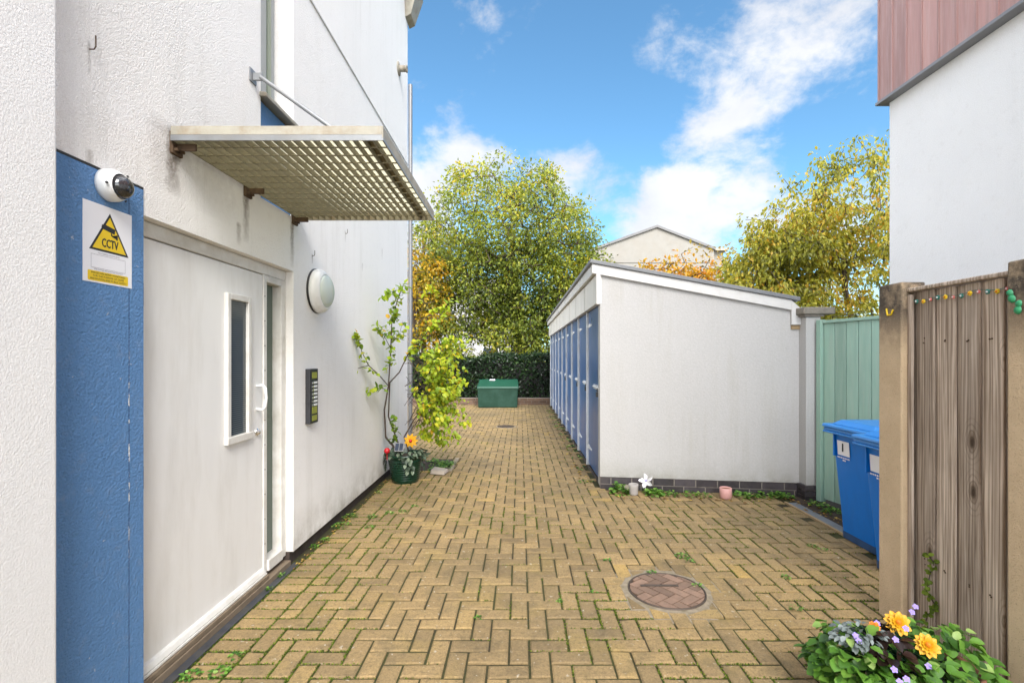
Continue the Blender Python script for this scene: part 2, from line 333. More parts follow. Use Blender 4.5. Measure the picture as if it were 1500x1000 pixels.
# ------------------------------------------------------------------ mesh helpers
ORG = {}
class MB:
    def __init__(s): s.v = []; s.f = []; s.t = []; s.sm = set(); s.cur = .5
    def add(s, vs, fs, smooth=False, tint=None):
        o = len(s.v); s.v += [tuple(p) for p in vs]; s.t += [s.cur if tint is None else tint]*len(vs)
        for f in fs:
            if smooth: s.sm.add(len(s.f))
            s.f.append(tuple(i+o for i in f))
        return s
    def hexa(s, b4, t4, tint=None):
        return s.add(list(b4)+list(t4), [(3, 2, 1, 0), (4, 5, 6, 7), (0, 1, 5, 4), (1, 2, 6, 5), (2, 3, 7, 6), (3, 0, 4, 7)], tint=tint)
    def box(s, x0, x1, y0, y1, z0, z1, tint=None):
        return s.hexa([(x0, y0, z0), (x1, y0, z0), (x1, y1, z0), (x0, y1, z0)], [(x0, y0, z1), (x1, y0, z1), (x1, y1, z1), (x0, y1, z1)], tint)
    def quad(s, *p, tint=None): return s.add(p, [tuple(range(len(p)))], tint=tint)
    def tube(s, pts, rad, n=8, cap=True, tint=None):
        pts = [Vector(p) for p in pts]; k = len(pts)
        if not hasattr(rad, '__len__'): rad = [rad]*k
        vs = []; fs = []; ref = None
        for i, p in enumerate(pts):
            d = (pts[min(i+1, k-1)]-pts[max(i-1, 0)])
            if d.length < 1e-9: d = Vector((0, 0, 1))
            d.normalize()
            if ref is None: ref = d.orthogonal().normalized()
            u = (ref-d*ref.dot(d))
            u = u.normalized() if u.length > 1e-6 else d.orthogonal().normalized()
            ref = u; w = d.cross(u)
            for j in range(n):
                a = 2*math.pi*j/n; vs.append(p+(u*math.cos(a)+w*math.sin(a))*rad[i])
        for i in range(k-1):
            for j in range(n): fs.append((i*n+j, i*n+(j+1) % n, (i+1)*n+(j+1) % n, (i+1)*n+j))
        s.add(vs, fs, True, tint)
        if cap and n >= 3:
            s.add(vs[:n][::-1], [tuple(range(n))], tint=tint); s.add(vs[-n:], [tuple(range(n))], tint=tint)
        return s
    def lathe(s, c, prof, n=28, axis=(0, 0, 1), smooth=True, tint=None):
        ax = Vector(axis).normalized(); u = ax.orthogonal().normalized(); w = ax.cross(u); c = Vector(c); vs = []; fs = []
        for (r, h) in prof:
            for j in range(n):
                a = 2*math.pi*j/n; vs.append(c+ax*h+(u*math.cos(a)+w*math.sin(a))*max(r, 1e-5))
        for i in range(len(prof)-1):
            for j in range(n): fs.append((i*n+j, i*n+(j+1) % n, (i+1)*n+(j+1) % n, (i+1)*n+j))
        return s.add(vs, fs, smooth, tint)
    def prism(s, poly, off, tint=None):
        n = len(poly); off = Vector(off); p = [Vector(q) for q in poly]
        return s.add(p+[q+off for q in p], [tuple(range(n))[::-1], tuple(range(n, 2*n))]+[(i, (i+1) % n, n+(i+1) % n, n+i) for i in range(n)], tint=tint)
    def leaf(s, p, d, nrm, L, W, tint, rnd=False):
        d = d.normalized(); sd = d.cross(nrm)
        sd = sd.normalized() if sd.length > 1e-6 else d.orthogonal().normalized()
        up = sd.cross(d)
        if rnd:
            a = [(0, 0), (.22, .40), (.55, .5), (.85, .28), (1, 0), (.85, -.28), (.55, -.5), (.22, -.40)]
            vs = [p+d*(q*L)+sd*(w*W)+up*(abs(w)*W*.35-q*q*L*.18) for q, w in a]
            mid = p+d*(.5*L)-up*(L*.05)
            return s.add(vs+[mid], [(i, (i+1) % 8, 8) for i in range(8)], True, tint)
        vs = [p, p+d*(.42*L)+sd*(W*.5)+up*(W*.18), p+d*L-up*(L*.12), p+d*(.42*L)-sd*(W*.5)+up*(W*.18)]
        return s.add(vs, [(0, 1, 2), (0, 2, 3)], False, tint)
    def build(s, name, mat, parent=None, bevel=0, seg=2, org=None, smooth=False):
        o0 = Vector(ORG.get(parent.name, (0, 0, 0))) if parent else Vector(org or (0, 0, 0))
        me = bpy.data.meshes.new(name)
        me.from_pydata([(x-o0.x, y-o0.y, z-o0.z) for x, y, z in s.v], [], s.f)
        if bevel:
            bm = bmesh.new(); bm.from_mesh(me)
            es = [e for e in bm.edges if len(e.link_faces) == 2 and e.calc_face_angle(0) > .5]
            bmesh.ops.bevel(bm, geom=es, offset=bevel, segments=seg, affect='EDGES', profile=.5, clamp_overlap=True)
            bmesh.ops.recalc_face_normals(bm, faces=bm.faces); bm.to_mesh(me); bm.free()
        else:
            if len(set(s.t)) > 1:
                at = me.attributes.new('tint', 'FLOAT', 'POINT'); at.data.foreach_set('value', s.t)
            if s.sm:
                fl = [False]*len(s.f)
                for i in s.sm: fl[i] = True
                me.polygons.foreach_set('use_smooth', fl)
        if len(set(s.t)) == 1 and not s.t[0] == .5 or (bevel and s.t):
            if 'tint' not in me.attributes:
                at = me.attributes.new('tint', 'FLOAT', 'POINT'); at.data.foreach_set('value', [s.t[0]]*len(me.vertices))
        if smooth: me.polygons.foreach_set('use_smooth', [True]*len(me.polygons))
        me.materials.append(MAT[mat] if isinstance(mat, str) else mat); me.update()
        o = bpy.data.objects.new(name, me); C.objects.link(o)
        if parent: o.parent = parent
        else: o.location = o0
        ORG[o.name] = tuple(o0)
        return o

def thing(name, label, cat, loc=(0, 0, 0), group=None):
    o = bpy.data.objects.new(name, None); C.objects.link(o); o.location = loc; o.empty_display_size = .1
    ORG[o.name] = tuple(loc); o['label'] = label; o['category'] = cat
    if group: o['group'] = group
    return o
def tag(o, label, cat, group=None, kind=None):
    o['label'] = label; o['category'] = cat
    if group: o['group'] = group
    if kind: o['kind'] = kind
    return o
def struct(o, label=None):
    o['kind'] = 'structure'
    if label: o['label'] = label
    return o
def copy_tree(o, parent=None):
    c = o.copy(); C.objects.link(c); c.parent = parent
    for ch in list(o.children): copy_tree(ch, c)
    return c

def text_mb(mb, s, size, org, right, up, width=None, lift=.0006, tint=None):
    """lettering as flat faces: centred on org, reading along right"""
    cu = bpy.data.curves.new('lettering', 'FONT'); cu.body = s; cu.size = size; cu.align_x = 'CENTER'; cu.align_y = 'CENTER'; cu.resolution_u = 2
    ob = bpy.data.objects.new('lettering', cu); C.objects.link(ob)
    dg = bpy.context.evaluated_depsgraph_get(); dg.update(); me = ob.evaluated_get(dg).to_mesh()
    right = Vector(right); up = Vector(up); nr = right.cross(up); org = Vector(org)
    xs = [v.co.x for v in me.vertices]; k = 1.0
    if width and xs: k = width/(max(xs)-min(xs))
    mb.add([org+right*(v.co.x*k)+up*v.co.y+nr*lift for v in me.vertices], [tuple(p.vertices) for p in me.polygons], tint=tint)
    ob.evaluated_get(dg).to_mesh_clear(); bpy.data.objects.remove(ob); bpy.data.curves.remove(cu)

def rv(): 
    while True:
        v = Vector((random.uniform(-1, 1), random.uniform(-1, 1), random.uniform(-1, 1)))
        if .05 < v.length < 1: return v
def at(px, py, Y): return Vector(((px-VX)/F*Y, Y, HC+(VY-py)/F*Y))

# ------------------------------------------------------------------ ground
WX = -1.60
g = MB(); g.quad((-90, -40, -.035), (90, -40, -.035), (90, 160, -.035), (-90, 160, -.035))
struct(g.build('ground', 'earth'), 'earth and rough grass around the courtyard')
g = MB(); g.quad((-7, -3, -.009), (3.2, -3, -.009), (3.2, 14.75, -.009), (-7, 14.75, -.009))
struct(g.build('paving_bed', 'joint'), 'mossy sand between the paving blocks')

MH = Vector((.914, 3.02, 0)); MH2 = Vector((-.30, 10.1, 0))
def inside(x0, x1, y0, y1):
    cx, cy = (x0+x1)/2, (y0+y1)/2
    if cx > 2.64: return False
    if cy > 5.36-.13*(cx-.88) and cx > .86: return False
    if cy > 14.62: return False
    if -1.42 < cx < -.92 and 6.2 < cy < 6.9: return False       # little planted bed behind the tub
    return True
pv = MB(); J = []
def paver(x0, x1, y0, y1):
    if not inside(x0, x1, y0, y1): return
    for c_, r_ in ((MH, .262), (MH2, .2)):
        qx = min(max(c_.x, x0), x1); qy = min(max(c_.y, y0), y1)
        if (qx-c_.x)**2+(qy-c_.y)**2 < r_*r_:                     # block cut to fit round the cover
            nn = Vector(((x0+x1)/2-c_.x, (y0+y1)/2-c_.y, 0))
            if nn.length < .02: return
            nn.normalize(); lim = r_+random.uniform(0, .012); pl = [(x0+.005, y0+.005), (x1-.005, y0+.005), (x1-.005, y1-.005), (x0+.005, y1-.005)]; out = []
            for k in range(4):
                p, q = pl[k], pl[(k+1) % 4]; dp = (p[0]-c_.x)*nn.x+(p[1]-c_.y)*nn.y-lim; dq = (q[0]-c_.x)*nn.x+(q[1]-c_.y)*nn.y-lim
                if dp >= 0: out.append(p)
                if dp*dq < 0: tt = dp/(dp-dq); out.append((p[0]+(q[0]-p[0])*tt, p[1]+(q[1]-p[1])*tt))
            if len(out) > 2 and abs(sum(out[k][0]*out[(k+1) % len(out)][1]-out[(k+1) % len(out)][0]*out[k][1] for k in range(len(out))))/2 > .0012:
                pv.prism([(p, q, -.012) for p, q in out], (0, 0, .0115), random.random())
            return
    cx, cy = (x0+x1)/2, (y0+y1)/2
    gp = .0042+random.random()*.0026; b = random.uniform(.006, .010); dz = random.uniform(-.0035, .003)
    n = noise.noise(Vector((cx*.9, cy*.9, 3)))
    tn = min(1, max(0, .5+.25*n+random.gauss(0, .17)))
    tx = random.uniform(-.0022, .0022); ty = random.uniform(-.0022, .0022)
    sk = random.uniform(-.0012, .0012)
    X0, X1, Y0, Y1 = x0+gp, x1-gp, y0+gp, y1-gp
    lo = [(X0, Y0+sk, -.012), (X1, Y0-sk, -.012), (X1, Y1-sk, -.012), (X0, Y1+sk, -.012)]
    mi = [(X0, Y0+sk, dz-.005-tx), (X1, Y0-sk, dz-.005+tx), (X1, Y1-sk, dz-.005+ty), (X0, Y1+sk, dz-.005-ty)]
    hi = [(X0+b, Y0+b+sk, dz-tx), (X1-b, Y0+b-sk, dz+tx), (X1-b, Y1-b-sk, dz+ty), (X0+b, Y1-b+sk, dz-ty)]
    fs = [(8, 9, 10, 11)]
    for i in range(4):
        j = (i+1) % 4; fs += [(i, j, 4+j, 4+i), (4+i, 4+j, 8+j, 8+i)]
    pv.add(lo+mi+hi, fs, tint=tn)
    J.append((x0, y0, x1, y0)); J.append((x0, y0, x0, y1))
y = .6
while y < 6.85:                                                   # border course along the building
    paver(-1.555, -1.355, y, y+.1); y += .1
GX = -1.355; done = set()
i0, i1, j0, j1 = -55, 41, 0, 141
def okc(i, j):
    x = GX+(i+.5)*.1; yy = .6+(j+.5)*.1
    return (i >= 0 or yy > 6.85)
for i in range(i0, i1):
    for j in range(j0, j1):
        if not okc(i, j): continue
        k = (i+j) % 4; x = GX+i*.1; yy = .6+j*.1
        if k == 0:                                                # left half of a block lying across
            if okc(i+1, j): paver(x, x+.2, yy, yy+.1)
            else: paver(x, x+.1, yy, yy+.1)
        elif k == 1:
            if not okc(i-1, j): paver(x, x+.1, yy, yy+.1)
        elif k == 2: paver(x, x+.1, yy, yy+.2) if okc(i, j+1) else paver(x, x+.1, yy, yy+.1)
        elif k == 3 and not okc(i, j-1): paver(x, x+.1, yy, yy+.1)
struct(pv.build('paving', 'paver'), 'buff block paving laid in a herringbone')

# moss growing in the joints, thickest by the left wall, in front and on the right
ms = MB()
def mossy(x, y):
    n = noise.noise(Vector((x*1.1, y*1.1, 9.3)))+.5*noise.noise(Vector((x*3.1, y*3.1, 1.3)))
    w = .02+max(0, .55-abs(x+1.35))*1.0+(.28 if y < 3.2 else 0)*max(0, n+.1)+max(0, n-.05)*.5
    if x > 1.2 and y < 5: w += .12
    return max(0, w)
for (x0, y0, x1, y1) in J:
    if y0 > 8.5: continue
    ln = abs(x1-x0)+abs(y1-y0)
    w = mossy((x0+x1)/2, (y0+y1)/2)
    if random.random() > min(1, w*3.2+.04): continue
    nb = int(ln*330*min(1.2, w*1.6+.2)*(1 if y0 < 4.5 else .5))
    for _ in range(nb):
        q = random.random(); x = x0+(x1-x0)*q+random.gauss(0, .0035); yy = y0+(y1-y0)*q+random.gauss(0, .0035)
        d = rv(); d.z = abs(d.z)+.25
        ms.leaf(Vector((x, yy, -.006)), d, rv(), random.uniform(.006, .014), .007, random.random())
tag(ms.build('moss', 'leaf_moss'), 'bright green moss in the joints of the block paving', 'moss', kind='stuff')

# ------------------------------------------------------------------ plants helper
def weed(mb, c, r, h, n, L, W, rnd=True, lay=.4):
    c = Vector(c)
    for _ in range(n):
        a = random.uniform(0, 6.283); q = math.sqrt(random.random())*r
        p = c+Vector((math.cos(a)*q, math.sin(a)*q, random.random()*h*(1-.6*q/r)))
        d = Vector((math.cos(a), math.sin(a), random.uniform(-.1, .8)*lay+.15))+rv()*.5
        mb.leaf(p, d, Vector((0, 0, 1))+rv()*.5, L*random.uniform(.6, 1.2), W*random.uniform(.6, 1.2), random.random(), rnd)
wd = MB()
for px, py, r, n in [(500, 770, .09, 70), (513, 757, .08, 60), (545, 757, .05, 36), (541, 772, .04, 22), (570, 752, .05, 26), (590, 749, .04, 18), (478, 790, .04, 20), (607, 742, .04, 14), (555, 722, .05, 20),
                     (460, 800, .03, 14), (412, 842, .025, 16), (395, 862, .02, 14), (320, 985, .05, 40), (280, 990, .05, 40), (345, 960, .03, 18), (1000, 815, .06, 40), (1010, 822, .04, 20), (1022, 858, .03, 20), (1190, 800, .04, 20), (1205, 805, .03, 14), (890, 820, .02, 12), (955, 838, .03, 16), (870, 866, .015, 8), (1165, 890, .04, 14), (1150, 845, .03, 14), (700, 905, .015, 8), (820, 880, .015, 10)]:
    Y = F*HC/(py-VY); X = (px-VX)/F*Y
    weed(wd, (X, Y, 0), r*.8, r*.35, int(n*1.3), .019, .014)
for k in range(14):                                               # strip of growth under the shed doors
    Y = 5.6+k*.55+random.random()*.3; weed(wd, (.80+random.uniform(-.05, .05), Y, 0), .07, .03, 14, .035, .028)
for px in (1105, 1122, 1090, 1140, 1150):
    X = (px-VX)/F*5.0; weed(wd, (X, 5.02-.0*px, .0), .09, .06, 46, .035, .03)
for px, Y in ((952, 5.2), (962, 5.15), (975, 5.12), (985, 5.08), (1010, 5.08), (1030, 5.05), (1210, 4.62), (1220, 4.5), (1196, 4.75)):
    weed(wd, ((px-VX)/F*Y, Y, 0), .07, .05, 34, .032, .026)
tag(wd.build('weeds', 'leaf_fresh'), 'small green weeds growing at the wall foot and between the paving blocks', 'weeds', kind='stuff')

fl = MB()
def scatter_leaf(x, y, L): fl.leaf(Vector((x, y, .006)), Vector((random.gauss(0, 1), random.gauss(0, 1), .05)), Vector((0, 0, 1))+rv()*.3, L, L*.6, random.random())
for _ in range(150):
    scatter_leaf(WX+.02+abs(random.gauss(0, .035)), random.uniform(3.3, 6.6), random.uniform(.015, .035))
for _ in range(90): scatter_leaf(.84-abs(random.gauss(0, .09)), random.uniform(5.3, 13.5), random.uniform(.03, .06))
for _ in range(60): scatter_leaf(random.uniform(1, 2.9), 5.0-.13*random.random()+random.gauss(0, .06), random.uniform(.02, .05))
for _ in range(50): scatter_leaf(random.uniform(-2.5, .7), random.uniform(9, 14.4), random.uniform(.03, .06))
for _ in range(60): scatter_leaf(random.uniform(2.7, 3.05), random.uniform(4.1, 4.9), random.uniform(.02, .05))
tag(fl.build('fallen_leaves', 'leaf_fallen'), 'brown and yellow fallen leaves scattered along the edges of the paving', 'fallen leaves', kind='stuff')

# ------------------------------------------------------------------ left apartment building
bd = thing('apartment_building', 'white roughcast apartment building with blue painted panel and white entrance door on the left', 'building', (-3, 2, 0))
TOP = 6.6; XB = -7.0
w = MB()
def yz(x, y0, y1, z0, z1): w.quad((x, y0, z0), (x, y1, z0), (x, y1, z1), (x, y0, z1))
D0, D1, DH = 2.05, 3.41, 2.06; W0 = 2.98; WB = 2.44; DX = -1.78
yz(WX, -4, D0, .0, TOP); yz(WX, D0, W0, DH, TOP); yz(WX, W0, D1, DH, WB); yz(WX, D1, 6.87, .085, TOP)
w.quad((WX, D0, 0), (WX, D0, DH), (DX, D0, DH), (DX, D0, 0)); w.quad((WX, D1, .085), (DX, D1, .085), (DX, D1, DH), (WX, D1, DH))
w.quad((WX, D0, DH), (WX, D1, DH), (DX, D1, DH), (DX, D0, DH))
w.quad((WX, W0, WB), (WX, W0, TOP), (DX, W0, TOP), (DX, W0, WB)); w.quad((WX, D1, WB), (DX, D1, WB), (DX, D1, TOP), (WX, D1, TOP)); w.quad((WX, W0, WB), (DX, W0, WB), (DX, D1, WB), (WX, D1, WB))
w.quad((WX, 6.87, .085), (XB, 6.87, .085), (XB, 6.87, TOP), (WX, 6.87, TOP)); w.quad((XB, -4, 0), (XB, 6.87, 0), (XB, 6.87, TOP), (XB, -4, TOP))
w.quad((XB, -4, 0), (XB, -4, TOP), (WX, -4, TOP), (WX, -4, 0)); w.quad((WX, D1, .085), (WX, 6.87, .085), (-1.63, 6.87, .085), (-1.63, D1, .085))
w.build('wall', 'render', bd)
rf = MB(); rf.box(XB-.1, WX+.12, -4.1, 7.0, TOP, TOP+.16); rf.build('roof', 'roof_felt', bd, .01)
MB().box(-1.90, -1.63, D1+.002, 6.86, -.03, .084).build('plinth', 'dark_gap', bd)
pj = MB(); pj.box(WX-.05, -1.505, -4.05, 1.575, -.02, TOP-.002); pj.build('wall_projection', 'render_pier', bd, .012, 3)
bp = MB(); bp.box(WX-.01, WX+.004, 1.56, D0-.001, -.02, 2.165); bp.build('painted_panel', 'blue_render', bd, .001, 1)['label'] = 'blue painted roughcast panel left of the entrance door'
MB().box(WX-.01, WX+.0035, 1.578, D0-.001, 2.166, 2.1755).build('panel_edge', 'black', bd)
MB().box(WX-.01, WX+.009, D1, 6.868, 4.17, 4.182).build('bell_bead', 'trim', bd)
# entrance door set
dr = MB(); dr.box(-1.70, -1.66, 2.075, 3.112, .075, 1.985); door = dr.build('door', 'white_door', bd, .003)
door['label'] = 'white flush entrance door with narrow vision panel'
VY0, VY1, VZ0, VZ1 = 2.715, 2.955, .99, 1.82
fr = MB()
for a in ((VY0, VY0+.032, VZ0, VZ1), (VY1-.032, VY1, VZ0, VZ1)): fr.box(-1.665, -1.640, a[0], a[1], a[2], a[3])
fr.box(-1.665, -1.640, VY0+.032, VY1-.032, VZ1-.035, VZ1); fr.box(-1.665, -1.636, VY0-.006, VY1+.01, VZ0-.03, VZ0+.012)
fr.build('vision_frame', 'white_frame', door, .004)
MB().box(-1.664, -1.6585, VY0+.03, VY1-.03, VZ0+.01, VZ1-.03).build('pane', 'blind', door)
h = MB(); hy = 3.045
h.tube([(-1.66, hy, 1.275), (-1.62, hy, 1.28), (-1.605, hy, 1.26), (-1.600, hy, 1.20), (-1.605, hy, 1.145), (-1.62, hy, 1.125), (-1.66, hy, 1.13)], .0085, 10)
h.build('handle', 'plastic_white', door)
l = MB(); l.lathe((-1.66, 3.045, .985), [(0.026, 0), (.026, .006), (.022, .010), (.014, .012), (.013, .022), (.0, .023)], 20, (1, 0, 0)); l.build('lock', 'chrome', door)
for z in (1.73, .93, .30):
    hg = MB(); hg.tube([(-1.655, 2.112, z-.05), (-1.655, 2.112, z+.05)], .008, 8); hg.box(-1.665, -1.657, 2.112, 2.125, z-.05, z+.05); hg.build('hinge', 'rust', door)
wb = MB(); wb.hexa([(-1.662, 2.08, .075), (-1.632, 2.08, .075), (-1.632, 3.108, .075), (-1.662, 3.108, .075)], [(-1.662, 2.08, .105), (-1.645, 2.08, .098), (-1.645, 3.108, .098), (-1.662, 3.108, .105)])
wb.build('weather_bar', 'white_frame', door, .003)
df = MB(); df.box(-1.76, -1.652, 2.052, 3.408, 1.99, 2.058); df.box(-1.76, -1.652, 3.116, 3.155, .06, 1.989); df.box(-1.76, -1.652, 3.345, 3.408, .06, 1.989); df.box(-1.76, -1.640, 3.156, 3.344, .06, .13); df.box(-1.76, -1.665, 2.052, 2.072, .06, 1.989)
df.box(-1.76, -1.650, 3.157, 3.343, 1.945, 1.9885)
dframe = df.build('door_frame', 'white_frame', bd, .004)
for z in [.25+.16*k for k in range(11)]: MB().lathe((-1.652, 3.127, z), [(.004, 0), (.004, .0015), (0, .0018)], 8, (1, 0, 0)).build('screw_head', 'rust', dframe)
MB().box(-1.735, -1.715, 3.154, 3.346, .128, 1.947).build('sidelight', 'sidelight', bd)
MB().box(-1.80, -1.761, 2.052, 3.408, .0, 2.05).build('door_lining', 'dark_gap', bd)
th = MB(); th.box(-1.69, -1.612, 2.06, 3.40, -.02, .030); th.box(-1.66, -1.618, 2.06, 3.115, .032, .058); th.build('threshold', 'threshold', bd, .003)
MB().box(-1.66, -1.628, 2.065, 3.112, .060, .072).build('sill_strip', 'white_frame', bd, .002)
# stair window above the canopy
wf = MB(); wf.box(-1.775, -1.735, W0+.002, D1-.002, 3.12, TOP-.01); wf.box(-1.735, -1.722, 3.30, 3.345, 3.16, TOP-.02)
win = wf.build('window', 'sage_frame', bd, .003)
MB().box(-1.734, -1.7295, 3.35, 3.40, 3.16, TOP-.02).build('pane', 'win_glass', win)
MB().box(-1.734, -1.7295, 3.0, 3.295, 3.16, TOP-.02).build('pane', 'win_glass', win)
sl = MB(); sl.hexa([(-1.774, W0+.003, 3.075), (-1.555, W0-.02, 3.055), (-1.555, D1+.02, 3.055), (-1.774, D1-.003, 3.075)], [(-1.774, W0+.003, 3.118), (-1.555, W0-.02, 3.08), (-1.555, D1+.02, 3.08), (-1.774, D1-.003, 3.118)])
sl.build('window_sill', 'cream_frame', win, .003)
MB().box(-1.774, -1.62, W0+.003, D1-.003, WB+.002, 3.052).build('spandrel_panel', 'blue_render', bd)
# eaves hopper, overflow stub and downpipe at the far corner
hp = MB(); hp.hexa([(-1.60, 6.72, 6.18), (-1.52, 6.72, 6.22), (-1.52, 6.98, 6.22), (-1.60, 6.98, 6.18)], [(-1.60, 6.66, 6.59), (-1.40, 6.66, 6.59), (-1.40, 7.0, 6.59), (-1.60, 7.0, 6.59)])
hp.build('rain_hopper', 'cream_frame', bd, .006)
dp = MB(); dp.tube([(-1.575, 6.93, .1), (-1.575, 6.93, 5.35)], .03, 10); dp.build('downpipe', 'flash', bd)
ov = MB(); p = at(583, 101, 6.35); ov.lathe((WX, 6.35, p.z), [(.085, 0), (.085, .012), (.05, .018), (.04, .02), (.04, .10), (.048, .10), (.048, .115), (.03, .115), (.0, .09)], 18, (1, 0, 0)); ov.build('overflow_pipe', 'cream_frame', bd)
# drain channel along the wall
dc = MB(); dc.box(-1.612, -1.558, .4, 3.44, -.03, -.004); dc.box(-1.566, -1.558, .4, 3.44, -.003, .004); struct(dc.build('drain_channel', 'drain'), 'dark drain channel along the door threshold')

# wall hooks
for (yy, z, sc, lab) in [(1.795, 2.60, 1, 'small rusty wall hook above the dome camera'), (4.425, 2.585, .8, 'short rusty nail in the white wall just beyond the canopy'), (3.72, 2.235, .8, 'rusty nail directly above the round wall light')]:
    hk = MB(); hk.tube([(WX-.01, yy, z), (WX+.018*sc, yy, z), (WX+.024*sc, yy, z+.01), (WX+.024*sc, yy, z+.05*sc)], .0024, 6)
    tag(hk.build('wall_hook', 'rust', org=(WX, yy, z)), lab, 'hook', 'rusty fixings in the white wall')

# ------------------------------------------------------------------ canopy
cx0, cx1, cy0, cy1, cz = WX+.012, -.628, 2.20, 3.485, 2.44
cp = thing('entrance_canopy', 'galvanised grating canopy with tie rod above the entrance door', 'canopy', (WX, 2.84, cz))
f = MB(); f.box(cx0, cx1, cy0-.006, cy0, cz+.026, cz+.0665); f.box(cx0, cx1, cy1, cy1+.006, cz, cz+.066); f.box(cx1, cx1+.006, cy0-.006, cy1+.006, cz+.012, cz+.0665)
f.box(cx0, cx1, cy0, cy0+.03, cz+.0630, cz+.0665)
f.build('frame', 'cream_frame', cp, .0015, 1)
f = MB(); f.box(cx0, cx1+.001, cy0-.007, cy0-.001, cz, cz+.0255); f.box(cx1+.001, cx1+.007, cy0-.007, cy1+.005, cz, cz+.0115); f.build('edge_strip', 'galv_blue', cp)
gr = MB(); nx = 21; sx = (cx1-cx0)/nx
for i in range(nx+1):
    x = cx0+i*sx; gr.box(x-.0022, x+.0022, cy0+.001, cy1-.001, cz+.004, cz+.036)
ny = 14; sy = (cy1-cy0)/ny
for j in range(1, ny):
    yy = cy0+j*sy; gr.tube([(cx0, yy, cz+.010), (cx1, yy, cz+.010)], .0038, 6)
gr.build('grating', 'galv', cp)
MB().box(cx0, cx1-.004, cy0+.004, cy1-.004, cz+.058, cz+.062).build('cover_sheet', 'sheet', cp)
rb = MB()
rb.box(cx1-.10, cx1-.07, cy0+.002, cy1-.002, cz+.0365, cz+.0575); rb.build('edge_rail', 'galv', cp)
for yy in (2.24, 2.83, 3.42):
    br = MB(); br.box(WX-.005, WX+.014, yy-.035, yy+.035, cz-.05, cz+.05); br.box(WX+.014, WX+.10, yy-.006, yy+.006, cz-.03, cz+.003); br.tube([(WX+.014, yy+.018, cz-.03), (WX+.03, yy+.018, cz-.03)], .009, 6); br.tube([(WX+.014, yy-.018, cz-.03), (WX+.03, yy-.018, cz-.03)], .009, 6)
    br.build('wall_bracket', 'rust', cp, .002, 1)
tr = MB(); tr.tube([(WX+.05, 2.885, 3.125), (-.70, 2.86, cz+.075)], .0125, 10); rod = tr.build('tie_rod', 'galv_blue', cp)
tb = MB(); tb.box(WX-.004, WX+.008, 2.85, 2.92, 3.09, 3.17); tb.box(WX+.008, WX+.06, 2.878, 2.892, 3.105, 3.15); tb.build('rod_bracket', 'galv_blue', rod, .002, 1); MB().box(-.74, -.68, 2.853, 2.867, cz+.063, cz+.10).build('rod_bracket', 'galv_blue', rod, .002, 1)
del f

# ------------------------------------------------------------------ CCTV camera and sign
cc = thing('dome_camera', 'white dome CCTV camera above the warning sign', 'camera', (WX, 1.868, 2.121))
c0 = (WX+.004, 1.868, 2.121); ax = Vector((1, .12, -.12)).normalized()
b = MB(); b.lathe(c0, [(.0, 0), (.061, 0), (.062, .012), (.0605, .030), (.057, .040), (.052, .047), (.048, .051), (.046, .053)], 32, (1, .05, -.05)); b.build('housing', 'plastic_white', cc)
d = MB(); d.lathe(Vector(c0)+ax*.046, [(.046*math.cos(a), .043*math.sin(a)) for a in [k*math.pi/2/10 for k in range(11)]], 28, ax); d.build('dome', 'dome', cc)
for a in (.9, 3.3, 5.2): MB().lathe(Vector(c0)+Vector((.048, math.cos(a)*.0585, math.sin(a)*.0585)), [(.005, 0), (.005, .004), (0, .005)], 8, (.6, math.cos(a), math.sin(a))).build('screw', 'black', cc)
sg = thing('cctv_warning_sign', 'white CCTV warning sign with yellow triangle on the blue panel', 'sign', (WX, 1.873, 1.74))
SX = WX+.0055; sc, sz0, sh = 1.873, 1.738, .299; sw = .222
MB().box(WX+.0042, SX, sc-sw/2, sc+sw/2, sz0, sz0+sh).build('board', 'sticker', sg)
def sgn(u, v, l=.0005): return Vector((SX+l, sc+u, sz0+v))
tri = MB(); 
def rtri(apex, bl, brr, l): return [sgn(*bl, l), sgn(*brr, l), sgn(*apex, l)]
tri.quad(*rtri((.005, .276), (-.086, .122), (.094, .122), .0004)); tri.build('triangle_border', 'ink', sg)
t2 = MB(); t2.quad(*rtri((.005, .260), (-.072, .130), (.081, .130), .0008)); t2.build('warning_triangle', 'yellow', sg)
pc = MB()
pc.quad(*[sgn(u, v, .0012) for u, v in ((-.028, 0.2090), (.026, 0.1990), (.030, 0.2190), (-.024, 0.2290))]); pc.quad(*[sgn(u, v, .0012) for u, v in ((-.034, 0.2130), (-.029, 0.2120), (-.026, 0.2250), (-.031, 0.2260))])
pc.quad(*[sgn(u, v, .0012) for u, v in ((.008, 0.2010), (.014, 0.2000), (.016, 0.1930), (.036, 0.1890), (.036, 0.1950), (.030, 0.1970), (.034, 0.1830), (.022, 0.1850), (.010, 0.1900))]); pc.quad(*[sgn(u, v, .0012) for u, v in ((.033, 0.1790), (.041, 0.1790), (.041, 0.1990), (.033, 0.1990))])
pc.build('camera_pictogram', 'ink', sg)
tx = MB(); text_mb(tx, 'CCTV', .046, sgn(.005, .1555, .0008), (0, 1, 0), (0, 0, 1), .074); 
for dx, dz in ((-.0012, 0), (.0012, 0), (0, .0011), (0, -.0011)): text_mb(tx, 'CCTV', .046, sgn(.005+dx, .1555+dz, .0007+(dx+2*dz)*.02), (0, 1, 0), (0, 0, 1), .074)
tx.build('warning_lettering', 'ink', sg)
bx = MB()
U0, U1, V0, V1 = -.078, .078, .055, .106; q = .0009
for a in ((U0, U1, V0, V0+q), (U0, U1, V1-q, V1), (U0, U0+q, V0+q, V1-q), (U1-q, U1, V0+q, V1-q)): bx.quad(sgn(a[0], a[2]), sgn(a[1], a[2]), sgn(a[1], a[3]), sgn(a[0], a[3]))
bx.build('blank_box', 'grey_ink', sg)
